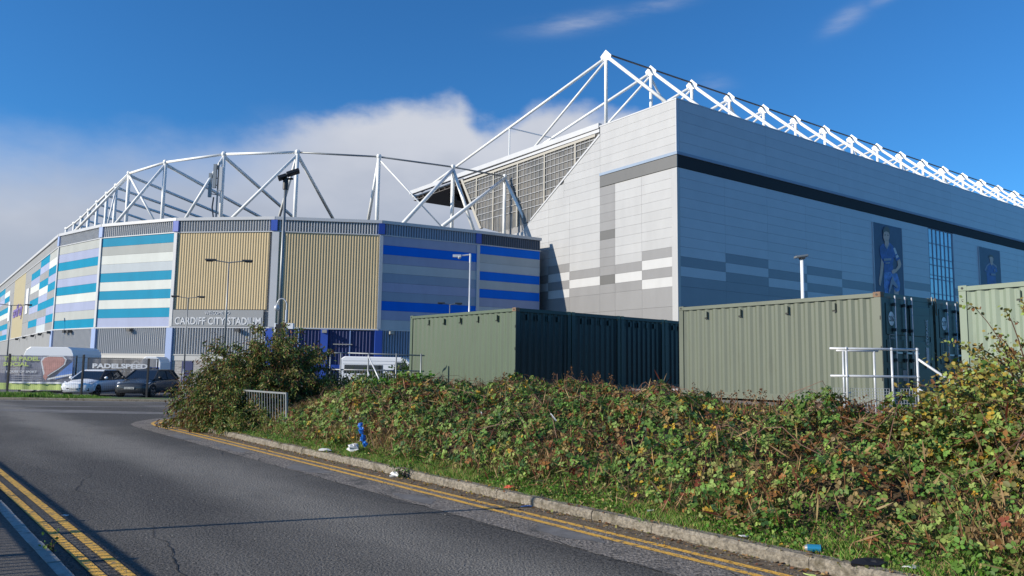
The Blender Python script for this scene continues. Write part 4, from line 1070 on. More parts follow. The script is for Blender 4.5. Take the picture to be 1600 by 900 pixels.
# shadow casting street furniture on the near pavement: palisade railing and a lamp column
def near_fence():
    root = empty('pavement_railing', (*WL(-2.07, 0), .1), 'low upright bar railing along the left pavement', 'railing'); 
    off = -2.07
    q0, q1 = -6.5, 30.0
    def P(q, z): return Vector((*WL(off, q), z))
    t = Vector((LD[0], LD[1], 0)).normalized(); nn = Vector((LN[0], LN[1], 0)).normalized()
    MB().frame_box(P(q0, 0), t, nn, Z, (0, -.015, 1.15), (q1-q0, .015, 1.185)).build('top_rail', 'dark_metal', root)
    MB().frame_box(P(q0, 0), t, nn, Z, (0, -.02, .94), (q1-q0, .02, 1.01)).build('mid_rail', 'dark_metal', root)
    q = q0
    while q <= q1: MB().frame_box(P(q, 0), t, nn, Z, (-.03, -.03, .08), (.03, .03, 1.2)).build('post', 'dark_metal', root); q += 2.15
    mb = MB(); q = q0+.1; 
    while q < q1: mb.frame_box(P(q, 0), t, nn, Z, (-.010, -.010, .12), (.010, .010, 1.15)); q += .125
    mb.build('upright_bars', 'dark_metal', root, kind='stuff')
near_fence()
def near_column():
    x, y = -7.18, 7.13; root = empty('lamp_post', (x, y, .1), 'slim lamp column on the near left pavement behind the railing', 'lamp post')
    MB().tube((x, y, .08), (x, y, 1.3), .06, n=10).tube((x, y, 1.3), (x, y, 6.0), .04, .032, n=10).build('column', 'pole_grey', root, smooth=True)
    MB().frame_box((x, y, 6.0), (.93, .36, 0), (-.36, .93, 0), Z, (-.1, -.12, -.02), (.5, .12, .08)).build('lantern', 'dark_metal', root, bevel=.02)
near_column()

# ------------------------------------------------------------------ cars
def car(x, y, label, paint, suv=False, plate_txt='CP14 HNK'):
    """nose towards -y, wheels on z=0"""
    root = empty('parked_car', (x, y, 0), label, 'car', 'cars parked behind the mesh fence')
    Lc, w, h = (4.35, .90, 1.45) if suv else (3.97, .86, 1.39)
    belt = .95 if suv else .90
    # stations along y from nose: (y, half width, z low, z side top)
    S = [(0, w*.70, .34, .62), (.10, w*.88, .24, .72), (.35, w*.97, .20, belt-.20), (.75, w, .20, belt-.10), (1.15, w, .20, belt-.02), (2.2, w, .20, belt), (3.3, w, .20, belt+.03), (Lc-.25, w*.97, .24, belt+.02), (Lc-.05, w*.90, .30, belt-.04), (Lc, w*.82, .42, belt-.18)]
    vs = []; prof = [(-.86, 0, 0), (-1, .25, 0), (-1, .62, 0), (-.95, .86, 0), (-.80, 1, 0), (-.35, 1, .045), (0, 1, .06), (.35, 1, .045), (.80, 1, 0), (.95, .86, 0), (1, .62, 0), (1, .25, 0), (.86, 0, 0)]
    for yy, hw, zl, zh in S:
        for px, pz, dz_ in prof: vs.append((x+px*hw, y+yy, zl+(zh-zl)*pz+dz_))
    k = len(prof); fs = []
    for i in range(len(S)-1):
        for j in range(k-1): fs.append((i*k+j, i*k+j+1, (i+1)*k+j+1, (i+1)*k+j))
        fs.append((i*k+k-1, i*k, (i+1)*k, (i+1)*k+k-1))
    fs += [tuple(range(k)), tuple(range((len(S)-1)*k, len(S)*k))[::-1]]
    MB().add(vs, fs).build('body', paint, root, smooth=True)
    # cabin: base ring, top ring
    b0, b1 = 1.02, Lc-.28; t0, t1 = 1.78, Lc-.75; bw, tw = w*.90, w*.70; zt = h-.05
    base = [(-bw, b0), (bw, b0), (bw, b1), (-bw, b1)]; topr = [(-tw, t0), (tw, t0), (tw, t1), (-tw, t1)]
    vb = [(x+a, y+b, belt-.02) for a, b in base]; vt = [(x+a, y+b, zt) for a, b in topr]
    MB().add(vb+vt, [(0, 1, 5, 4), (1, 2, 6, 5), (2, 3, 7, 6), (3, 0, 4, 7), (4, 5, 6, 7)]).build('cabin_glass', 'car_glass', root)
    rf = MB().add([(x+a, y+b, zt) for a, b in topr]+[(x+a*.86, y+b*1.0+(.12 if b < 2.5 else -.1), zt+.075) for a, b in topr], [(0, 1, 5, 4), (1, 2, 6, 5), (2, 3, 7, 6), (3, 0, 4, 7), (4, 5, 6, 7), (3, 2, 1, 0)])
    rf.build('roof', paint if not suv else 'car_grey', root, smooth=False)
    for s in (-1, 1):
        pl = MB()
        pl.tube((x+s*bw, y+b0, belt), (x+s*tw, y+t0, zt+.02), .035, n=5).tube((x+s*tw, y+t0, zt+.02), (x+s*tw, y+t1, zt+.02), .035, n=5).tube((x+s*bw, y+b1, belt), (x+s*tw, y+t1, zt+.02), .06, n=5)
        ym = (b0+b1)/2+.15; pl.tube((x+s*bw, y+ym, belt), (x+s*(tw+.01), y+ym+.02, zt), .035, n=5)
        pl.build('pillar', paint if s < 0 and not suv else 'dark_metal', root)
        mi = MB().ball((x+s*(w+.10), y+1.30, belt+.08), .11, 8, 6, (1, .6, .75)).build('door_mirror', paint if not suv else 'black', root, smooth=True)
        hl = MB().prism([(x+s*w*.52, y+.13, .66), (x+s*w*.84, y+.16, .62), (x+s*w*.99, y+.55, .80), (x+s*w*.80, y+.40, .79)], (0, -.03, .0)).build('headlight', 'lamp_glass', root)
        MB().prism([(x+s*w*.62, y+.06, .30), (x+s*w*.86, y+.11, .30), (x+s*w*.86, y+.10, .46), (x+s*w*.66, y+.06, .40)], (0, -.03, 0)).build('fog_light', 'black', root)
        for wy in (.74, Lc-.78):
            wh = MB().tube((x+s*(w-.20), y+wy, .32), (x+s*(w+.012), y+wy, .32), .32, n=20); o_ = wh.build('wheel', 'tyre', root)
            MB().tube((x+s*(w+.008), y+wy, .32), (x+s*(w+.02), y+wy, .32), .215, n=18).build('rim', 'rim', o_)
            sp_ = MB()
            for a in range(5):
                an_ = a*1.2566+.3; c_ = Vector((x+s*(w+.024), y+wy, .32)); d = Vector((0, math.cos(an_+.6), math.sin(an_+.6)))
                sp_.tube(c_+d*.07, c_+d*.18, .035, .045, n=5)
            sp_.build('rim_opening', 'black', o_)
            ar = MB(); pts_ = [(x+s*(w+.004), y+wy+.36*math.cos(a), .32+.36*math.sin(a)) for a in [math.pi*i/10 for i in range(11)]]
            ar.path(pts_, .03, 5); ar.build('wheel_arch', 'black' if suv else paint, root)
    MB().prism([(x-.42, y+.02, .40), (x+.42, y+.02, .40), (x+.50, y+.06, .60), (x-.50, y+.06, .60)], (0, -.03, 0)).build('grille', 'black', root)
    pt = MB().box((x-.26, y-.035, .44 if suv else .33), (x+.26, y-.015, .55 if suv else .44)).build('number_plate', 'plate', root)
    text('lettering', plate_txt, 'black', pt, (x-.23, y-.037, .46 if suv else .35), (1, 0, 0), Z, .09, width=.46, ext=.001)
    MB().tube((x-.35, y+1.12, belt+.05), (x+.05, y+1.22, belt+.09), .01, n=4).build('wiper', 'black', root)
    return root
car(-23.0, 40.6, 'small white hatchback parked nose to the fence, left of the dark car', 'car_white', plate_txt='CP14 HNK')
car(-20.05, 40.5, 'dark grey crossover car parked nose to the fence, right of the white hatchback', 'car_grey', suv=True, plate_txt='CE72 WBP')

def van():
    x0, y0 = -11.2, 50.0; root = empty('parked_van', (x0, y0, 0), 'long white van parked behind the walkway railing', 'van')
    P = [(0, .35), (0, 1.0), (.15, 1.25), (.75, 1.45), (1.5, 2.25), (1.9, 2.42), (5.6, 2.45), (5.85, 2.3), (5.95, .35)]
    MB().prism([(x0+5.95-a, y0, b) for a, b in P], (0, 2.0, 0)).build('body', 'white_gloss', root, bevel=.06)
    MB().prism([(x0+5.95-a, y0-.012, b) for a, b in [(1.05, 1.42), (1.68, 2.1), (2.3, 2.1), (2.3, 1.42)]], (0, .01, 0)).build('window', 'car_glass', root)
    MB().prism([(x0+5.95-a, y0-.012, b) for a, b in [(3.1, 1.35), (3.1, 1.9), (5.6, 1.9), (5.6, 1.35)]], (0, .01, 0)).build('window', 'car_glass', root)
    for wx in (1.05, 4.95):
        o_ = MB().tube((x0+wx, y0-.02, .35), (x0+wx, y0+.25, .35), .35, n=18).build('wheel', 'tyre', root); MB().tube((x0+wx, y0-.03, .35), (x0+wx, y0-.021, .35), .2, n=14).build('rim', 'rim', o_)
    mb = MB()
    for z in (1.95, 2.15): mb.box((x0+.25, y0-.01, z), (x0+4.05, y0-.002, z+.02))
    mb.build('body_crease', 'print_grey', root)
van()

# ------------------------------------------------------------------ kiosks, mesh fence and banners beyond the junction
def kiosk(x, y, w, d, h, label, blue=False):
    root = empty('kiosk', (x, y, 0), label, 'kiosk')
    r = .42; prof = [(0, .05), (0, h-r), (.12, h-.16), (.36, h), (w-.36, h), (w-.12, h-.16), (w, h-r), (w, .05)]
    MB().prism([(x+a, y, b) for a, b in prof], (0, d, 0)).build('shell', 'white_gloss', root, bevel=.03)
    MB().box((x+.12, y-.02, .15), (x+w-.12, y-.003, h-.75)).build('front_panel', 'print_grey' if not blue else 'blue_gloss', root)
    MB().box((x+.2, y-.035, h-1.5 if blue else .25), (x+w-.2, y-.021, h-.8 if blue else .55)).build('hatch', 'white_gloss' if not blue else 'car_glass', root)
    MB().box((x-.02, y-.03, 0), (x+w+.02, y+d+.02, .08)).build('plinth', 'dark_metal', root)
    return root
kiosk(-29.6, 46.6, 3.0, 3.2, 2.72, 'rounded white cabin behind the lime lettered banner')
kiosk(-26.55, 55, 1.45, 1.6, 2.3, 'small blue and white kiosk behind the grey banner', True)
ws = empty('wall_signs', (-23.6, 73.3, 1.0), 'upright blue sign on the block wall right of the small kiosk', 'sign')
a_ = V[5]; b_ = V[4]; t_ = (b_-a_).normalized(); o_ = outn(a_, b_)
def on_wall(root, s0, s1, z0, z1, m, nm, out=.10): MB().frame_box(V[5], t_, o_, Z, (s0, out-.02, z0), (s1, out+.02, z1)).build(nm, m, root)
ws.location = V[5]+t_*7.4+Z*.9
on_wall(ws, 7.1, 7.7, .5, 2.2, 'blue_gloss', 'sign_board'); on_wall(ws, 7.2, 7.6, .9, 1.9, 'print_white', 'symbol', .13)
rs = empty('round_sign', V[5]+t_*6+Z*1.4, 'pale ring shaped emblem painted on the block wall beside the blue sign', 'sign')
ring = MB(); c_ = V[5]+t_*6.1+o_*.09+Z*1.5
for i in range(20):
    a0, a1 = 6.283*i/20, 6.283*(i+1)/20; P = [c_+t_*(r_2*math.cos(a_3))+Z*(r_2*math.sin(a_3)) for r_2, a_3 in ((.42, a0), (.62, a0), (.62, a1), (.42, a1))]; ring.prism(P, o_*.02)
ring.build('ring', 'print_white', rs)

def mesh_fence():
    root = empty('mesh_fence', (-22, 39.4, 0), 'tall dark mesh fence in front of the two parked cars', 'fence'); y = 39.4
    xs = [-36.0, -32.5, -29.1, -25.75, -21.95, -18.6]
    for x in xs: MB().box((x-.04, y-.04, 0), (x+.04, y+.04, 2.2 if x < -20 else 2.05)).build('post', 'black', root)
    mb = MB()
    z = .2
    while z < 2.1: mb.tube((xs[0], y+.05, z), (xs[-1], y+.05, z), .004, n=4, cap=False); z += .4
    x = xs[0]
    while x < xs[-1]: mb.tube((x, y+.05, .1), (x, y+.05, 2.1), .0025, n=3, cap=False); x += .1
    mb.build('wire_mesh', 'black', root, kind='stuff')
    MB().tube((xs[0], y, 2.15), (xs[-1], y, 2.03), .012, n=4).build('top_wire', 'dark_metal', root)
mesh_fence()
yb = 45.20
bn = empty('fence_banner', (-29.3, yb, .2), 'large navy and lime banner with a padel racket behind the mesh fence', 'banner')
def sheet_w(name, x0, x1, z0, z1, m, root, y=yb, amp=.03, n=36):
    mb = MB(); vs = []; 
    for i in range(n+1):
        x = x0+(x1-x0)*i/n; dy = amp*math.sin(x*5.3)+amp*.6*math.sin(x*11.7); vs += [(x, y+dy, z0), (x, y+dy, (z0+z1)/2+.0), (x, y+dy, z1)]
    mb.add(vs, [(3*i, 3*i+3, 3*i+4, 3*i+1) for i in range(n)]+[(3*i+1, 3*i+4, 3*i+5, 3*i+2) for i in range(n)]); o = mb.build(name, m, root, smooth=True); return o
sheet_w('banner_sheet', -32.089, -25.705, 0.565, 2.187, 'banner_navy', bn); sheet_w('banner_foot', -32.089, -25.705, 0.174, 0.560, 'lime', bn)
sheet_w('white_stripe', -29.443, -25.763, 0.542, 0.634, 'print_white', bn, y=yb-.06)
text('lettering', 'THE PADEL', 'lime', bn, (-29.846, yb-.07, 1.877), (1, 0, 0), Z, 0.311, width=2.128, ext=.003, bold=.012)
text('lettering', 'SOCIAL', 'lime', bn, (-29.846, yb-.07, 1.554), (1, 0, 0), Z, 0.311, width=1.495, ext=.003, bold=.012)
text('lettering', 'HOUSE OF SPORT', 'print_white', bn, (-29.616, yb-.07, 1.163), (1, 0, 0), Z, 0.173, width=1.783, ext=.003, bold=.004)
for zz in (0.979, 0.864, 0.749): MB().box((-29.328, yb-.07, zz), (-27.546, yb-.064, zz+.023)).build('small_print', 'print_grey', bn)
# the racket: salmon heart shape with white rim, handle down, blue swoosh
def bnp(pts, m, nm, dy): MB().prism([(px_, yb-dy, pz_) for px_, pz_ in pts], (0, -.004, 0)).build(nm, m, bn)
rim = [(-27.661, 1.865), (-27.488, 2.095), (-27.143, 2.176), (-26.338, 2.164), (-26.131, 1.980), (-26.200, 1.669), (-26.568, 1.370), (-26.970, 1.117), (-27.316, 0.864), (-27.431, 1.060), (-27.546, 1.462)]
ctr = (-26.855, 1.750)
bnp([(-26.798, 0.910), (-25.763, 1.865), (-25.763, 1.060), (-26.683, 0.795)], 'print_blue', 'swoosh', .066)
bnp([(-27.258, 0.830), (-26.453, 1.025), (-25.763, 1.140), (-25.763, 1.048), (-26.453, 0.910), (-27.235, 0.749)], 'print_white', 'swoosh_line', .072)
bnp(rim, 'print_white', 'racket_rim', .078)
bnp([(ctr[0]+(a-ctr[0])*.88, ctr[1]+(b-ctr[1])*.88) for a, b in rim], 'salmon', 'racket_face', .084)
bnp([(-27.431, 0.910), (-27.258, 0.726), (-27.166, 0.956), (-27.373, 1.140)], 'salmon', 'racket_handle', .09)
b2 = empty('fence_banner', (-20.5, yb, .9), 'grey see through banner reading PADELSPEED behind the parked cars', 'banner')
b2.location = (-21.6, 45.2, .9); yb2 = 45.2
sheet_w('banner_sheet', -24.9, -20.9, .5, 2.03, 'banner_grey', b2, y=yb2)
text('lettering', 'PADELSPEED', 'print_white', b2, (-24.6, yb2-.07, 1.50), (1, 0, 0), Z, .36, width=3.25, ext=.003, bold=.016)
text('lettering', 'PADEL COURTS - TENNIS', 'print_grey', b2, (-24.5, yb2-.07, 1.26), (1, 0, 0), Z, .15, width=3.0, ext=.003)
fb0 = empty('banner_frame', (-28.5, 45.3, 0), 'dark post frame carrying the navy and lime banner', 'frame')
for x in (-32.1, -28.9, -25.65): MB().box((x-.03, 45.28, 0), (x+.03, 45.34, 2.2)).build('post', 'black', fb0)
fb = empty('banner_frame', (-22.9, 45.3, 0), 'dark post frame carrying the PADELSPEED banner', 'frame')
for x in (-24.95, -22.9, -20.85): MB().box((x-.03, 45.28, 0), (x+.03, 45.34, 2.08)).build('post', 'black', fb)
MB().box((-24.95, 45.28, 2.04), (-20.85, 45.33, 2.08)).build('top_rail', 'black', fb)
guard((-20.6, 47.5, 0), (-18.4, 47.3, 0), 1.05, 'grey crowd barrier standing beyond the dark crossover car', n=12, grp='crowd barriers by the stadium')
guard((-18.2, 47.3, 0), (-16.0, 47.1, 0), 1.05, 'grey crowd barrier half hidden by the left edge of the drooping shrub', n=12, grp='crowd barriers by the stadium')

# ------------------------------------------------------------------ vegetation
def leaves(name, P, D, Nn, size, wid, colr, m='leaf', parent=None, kind=None, fold=.25):
    """many small folded leaves as one mesh. P base points, D leaf direction, Nn leaf normal"""
    P = np.asarray(P, float); D = np.asarray(D, float); Nn = np.asarray(Nn, float); n = len(P)
    D = D/np.linalg.norm(D, axis=1, keepdims=True); S = np.cross(D, Nn); S /= np.maximum(np.linalg.norm(S, axis=1, keepdims=True), 1e-6); U = np.cross(S, D)
    off = np.array(origin(parent)) if parent is not None else 0
    P = P-off; L = np.asarray(size).reshape(-1, 1); Wd = L*np.asarray(wid).reshape(-1, 1)
    k = [(0, 0, 0), (-.8, .28, fold), (-1, .6, fold), (0, 1, 0), (1, .6, fold), (.8, .28, fold)]
    pts_ = np.stack([P+S*Wd*a+D*L*b+U*Wd*c for a, b, c in k], 1).reshape(-1, 3)
    base = np.arange(n)*6
    f = np.stack([base, base+1, base+2, base+3, base, base+3, base+4, base+5], 1).reshape(-1)
    me = bpy.data.meshes.new(name); me.vertices.add(n*6); me.vertices.foreach_set('co', pts_.ravel())
    me.loops.add(n*8); me.loops.foreach_set('vertex_index', f.astype(np.int32)); me.polygons.add(n*2)
    me.polygons.foreach_set('loop_start', (np.arange(n*2)*4).astype(np.int32)); me.polygons.foreach_set('loop_total', np.full(n*2, 4, np.int32))
    at = me.attributes.new('Col', 'FLOAT_COLOR', 'POINT'); c4 = np.concatenate([np.repeat(colr, 6, 0), np.ones((n*6, 1))], 1); at.data.foreach_set('color', c4.ravel())
    me.update(calc_edges=True); me.materials.append(M[m]); o = bpy.data.objects.new(name, me); COL.objects.link(o)
    if parent is not None: o.parent = parent
    if kind: o['kind'] = kind
    return o
def rdir(n, up=.0):
    v = rng.normal(size=(n, 3)); v[:, 2] += up; return v/np.linalg.norm(v, axis=1, keepdims=True)
GREEN = np.array([.115, .215, .042]); DARK = np.array([.038, .092, .026]); LIGHT = np.array([.25, .33, .085]); YEL = np.array([.42, .27, .035]); BRN = np.array([.19, .095, .045]); TAN = np.array([.38, .26, .13]); RED = np.array([.17, .045, .025]); OLIVE = np.array([.19, .19, .06]); BRIGHT = np.array([.10, .24, .025])
def palette(n, w, cols_):
    w = np.array(w, float)
    if w.ndim == 1: w = np.tile(w, (n, 1))
    w = w/w.sum(1, keepdims=True); cs_ = w.cumsum(1); r = rng.random((n, 1)); idx = (r > cs_).sum(1).clip(0, len(cols_)-1)
    c_ = np.array(cols_)[idx]; return c_*rng.uniform(.72, 1.3, (n, 1))*rng.uniform(.92, 1.08, (n, 3))
def thick(p, q):
    lump = vn(p, q, 1.0, 1)*.78+vn(p, q, 2.4, 2)*.56+vn(p, q, 6.0, 3)*.26-.30
    base = np.interp(p, [.2, .6, 1.0, 2.0, 3.2, 4.6, 5.6, 6.6], [.05, .32, .50, .56, .50, .42, .34, .12])
    endq = np.clip((19.5-q)/3.5, .25, 1)*(1-(1-np.interp(q, [4.5, 7, 9.5, 12], [.22, .5, .75, 1]))*np.clip((p-2.4)/1.4, 0, 1))
    return base*(.35+1.25*lump)*endq
def to_xyz(p, q, z): return np.stack([KN[0]*(P0+p)+KD[0]*q, KN[1]*(P0+p)+KD[1]*q, z], 1)
# bramble thicket: sprigs of five leaflets over the lumpy top, plus arching canes
def brambles():
    NS = 50000
    q = rng.uniform(-5.5, 20.5, NS); p = .3+6.05*rng.random(NS)**.95
    keep = rng.random(NS) < np.interp(q, [-5, 3, 12, 20], [1, 1, .8, .6]); p, q = p[keep], q[keep]
    edge_ = .14+.52*vn(q*0+3, q, .9, 5)+.25*vn(q*0+3, q, 3.1, 6); ok = p > edge_; p, q = p[ok], q[ok]; n = len(p)
    t = thick(p, q); zt = surf(p, q)+t; dep = rng.exponential(.055, n)*np.clip(t/.3, .2, 1.6); z = np.maximum(zt-dep, surf(p, q)+.02)
    e = .08; gx = (surf(p+e, q)+thick(p+e, q)-surf(p-e, q)-thick(p-e, q))/(2*e); gq = (thick(p, q+e)-thick(p, q-e))/(2*e)
    nrm = np.stack([-(gx*KN[0]+gq*KD[0]), -(gx*KN[1]+gq*KD[1]), np.ones(n)], 1); nrm /= np.linalg.norm(nrm, axis=1, keepdims=True)
    nrm += rng.normal(size=(n, 3))*.42; nrm /= np.linalg.norm(nrm, axis=1, keepdims=True)
    C0 = to_xyz(p, q, z); dirs = rdir(n); dirs -= nrm*np.sum(dirs*nrm, 1, keepdims=True); dirs /= np.linalg.norm(dirs, axis=1, keepdims=True); side = np.cross(nrm, dirs)
    g1 = vn(p, q, .8, 7); g2 = vn(p, q, 2.1, 8); g3 = vn(p, q, .45, 9)
    dry = np.clip((g2-.50)*6, 0, 2.0); yel = np.clip((g1-.60)*3, 0, .6)*.5+.05
    w = np.stack([1.0+0*g1, .75*(1-g3)+.1, .70*g3+.08, yel, dry*.5+.05, dry*.38+.03, .012+dry*.08, .25+0*g1], 1)
    cols_ = [GREEN, DARK, LIGHT, YEL, np.array([.22, .105, .035]), np.array([.27, .20, .085]), RED, OLIVE]
    base = palette(n, w, cols_)
    PP, DD, NN_, SS, CC, WW = [], [], [], [], [], []
    sz = rng.uniform(.032, .072, n)*np.interp(q, [-5, 8, 20], [.82, 1, 1.25])
    for ang, off_, sc in ((0, .3, 1.1), (1.05, .15, .9), (-1.05, .15, .9), (2.2, .05, .75), (-2.2, .05, .75)):
        d = dirs*math.cos(ang)+side*math.sin(ang); k = rng.random(n) < (.97 if abs(ang) < 2 else .75)
        d2 = d+nrm*rng.normal(0, .28, (n, 1))-np.array([0, 0, .18]); n2 = nrm+rng.normal(size=(n, 3))*.30
        PP.append((C0+d*sz[:, None]*off_)[k]); DD.append(d2[k]); NN_.append(n2[k]); SS.append((sz*sc)[k]); CC.append((base*rng.uniform(.8, 1.2, (n, 1)))[k]); WW.append(rng.uniform(.34, .46, n)[k])
    leaves('bramble_thicket', np.concatenate(PP), np.concatenate(DD), np.concatenate(NN_), np.concatenate(SS), np.concatenate(WW), np.clip(np.concatenate(CC), 0, .7), kind='stuff')
    # dry litter and dead stalks under and between
    n = 26000; q = rng.uniform(-5.5, 20.5, n); p = .3+5.9*rng.random(n); t = thick(p, q); z = surf(p, q)+t*rng.random(n)**.6*.95
    c_ = palette(n, [2.0, 1.6, .7, .5], [BRN, TAN, RED*.7, OLIVE]); d = rdir(n, .9)
    leaves('dead_stalks', to_xyz(p, q, z), d, rdir(n), rng.uniform(.10, .30, n), rng.uniform(.018, .04, n), c_, m='blade', kind='stuff', fold=0)
brambles()
def canes():
    mb = MB()
    for i in range(560):
        q = rng.uniform(-4.5, 19.5); p = rng.uniform(.9, 5.8); a = rng.uniform(0, 6.283); L = rng.uniform(.5, 1.5); h = rng.uniform(.05, .24)
        pts_ = []
        for k in range(7):
            s = k/6; pp, qq = p+math.cos(a)*L*s, q+math.sin(a)*L*s
            z = float(surf(pp, qq)+thick(np.array([pp]), np.array([qq]))[0])*1.0+h*math.sin(math.pi*(.15+.85*s))-.06
            if pp < .3: break
            pts_.append((*W(pp, qq), z))
        if len(pts_) > 2: mb.path(pts_, .0055, 3, .002)
    mb.build('bramble_canes', 'stem_red', kind='stuff')
    mb = MB()   # upright dry seed stalks standing out of the crest
    P_, D_, N_, C_ = [], [], [], []
    for i in range(260):
        q = rng.uniform(-3, 19); p = rng.uniform(3.2, 6.2); x, y = W(p, q); z = float(surf(p, q)+thick(np.array([p]), np.array([q]))[0])-.12; h = rng.uniform(.2, .42)
        tip = (x+rng.uniform(-.1, .1), y+rng.uniform(-.1, .1), z+h); mb.tube((x, y, z), tip, .004, .002, 3)
        for k in range(26): f_ = rng.uniform(.55, 1.05); P_.append([x+(tip[0]-x)*f_+rng.normal(0, .018), y+(tip[1]-y)*f_+rng.normal(0, .018), z+h*f_]); C_.append(BRN*rng.uniform(.5, 1.4))
    mb.build('seed_stalks', 'bark', kind='stuff')
    n = len(P_); leaves('seed_heads', P_, rdir(n, .3), rdir(n), rng.uniform(.02, .045, n), np.full(n, .35), np.array(C_), m='blade', kind='stuff')
canes()
def grass(name, n, pf, qf, zf, h, cols_, w, lean=.35, wd=.035):
    p = pf(n); q = qf(n); P = to_xyz(p, q, zf(p, q)); d = rdir(n, 0)*lean; d[:, 2] = 1; hh = rng.uniform(h[0], h[1], n)*(0.5+vn(p, q, 3.3, 12))
    leaves(name, P, d, rdir(n), hh, np.full(n, wd), palette(n, w, cols_), m='blade', kind='stuff', fold=.1)
tuft = rng.uniform(-5, 19.5, 1500); tuft_p = .10+rng.gamma(1.6, .20, 1500)
ti = rng.integers(0, 1500, 80000)
zz_ = lambda p, q: surf(p, q)-.01
grass('grass_verge', 70000, lambda n: tuft_p[ti[:n]]+rng.normal(0, .05, n).clip(-.1, .2), lambda n: tuft[ti[:n]]+rng.normal(0, .06, n), zz_, (.05, .13), [GREEN*1.2, LIGHT*1.15, TAN*1.1, BRIGHT*1.2], [1.3, 1.4, 1.0, 1.3], lean=.9, wd=.03)
grass('straw_clumps', 6500, lambda n: .55+rng.gamma(2.2, .24, n), lambda n: np.array([-2, .4, 2.3, 5.2, 8.8, 12.8, 14.6])[rng.integers(0, 7, n)]+rng.normal(0, .42, n), zz_, (.12, .30), [TAN*1.25, TAN*.8, BRN*1.2, LIGHT], [2, 1, .8, .5], lean=.7, wd=.02)
n = 2600; leaves('fallen_leaves', to_xyz(-rng.gamma(1.3, .09, n)+.02, rng.uniform(-4, 24, n), np.full(n, .012)), rdir(n)*[1, 1, .15], rdir(n, 3), rng.uniform(.015, .05, n), np.full(n, .4), palette(n, [2, 2, 1, .5], [BRN, TAN, OLIVE, YEL]), kind='stuff')
n = 1500; leaves('fallen_leaves', to_xyz(rng.uniform(.0, .3, n), rng.uniform(-4, 22, n), np.full(n, .125)), rdir(n)*[1, 1, .3], rdir(n, 3), rng.uniform(.015, .05, n), np.full(n, .4), palette(n, [2, 2, 1, .5], [BRN, TAN, OLIVE, YEL]), kind='stuff')
n = 34000; p_ = .14+rng.gamma(1.8, .30, n); q_ = rng.uniform(-5, 21, n); k_ = vn(p_, q_, 1.6, 40) > .30; p_, q_ = p_[k_], q_[k_]; n = len(p_)
leaves('low_weeds', to_xyz(p_, q_, surf(p_, q_)+rng.uniform(.0, .07, n)), rdir(n, .3), rdir(n, 1.6), rng.uniform(.02, .05, n), np.full(n, .42), palette(n, [2, 1.6, 1, .5, .4], [BRIGHT*.9, GREEN*1.1, LIGHT, DARK, TAN]), kind='stuff')
def grit():
    mb = MB()
    for i in range(900):
        q = rng.uniform(-4, 24); p = -abs(rng.normal(0, .22))-.01 if i < 700 else -rng.uniform(0, 4.6); x, y = W(p, q); r_g = rng.uniform(.004, .012)
        mb.add([(x-r_g, y-r_g, .008), (x+r_g, y-r_g*.6, .008), (x+r_g*.7, y+r_g, .008), (x-r_g, y+r_g*.8, .008), (x, y, .008+r_g*1.2)], [(0, 1, 4), (1, 2, 4), (2, 3, 4), (3, 0, 4)])
    mb.build('loose_grit', 'gravel', kind='stuff')
grit()
# grass strip beyond the junction
def far_grass():
    n = 26000; x = rng.uniform(-42, -19.5, n); y = rng.uniform(36.5, 38.3, n); P = np.stack([x, y, np.full(n, .09)], 1)
    hh = rng.uniform(.06, .26, n)*(.4+1.0*vn(x, y, 1.4, 20))*np.interp(x, [-23, -19.5], [1, .35]); d = rdir(n)*.4; d[:, 2] = 1
    leaves('grass_strip', P, d, rdir(n), hh, np.full(n, .07), palette(n, [1.2, 1, .5], [BRIGHT*.9, GREEN*1.2, LIGHT]), m='blade', kind='stuff', fold=.1)
far_grass()

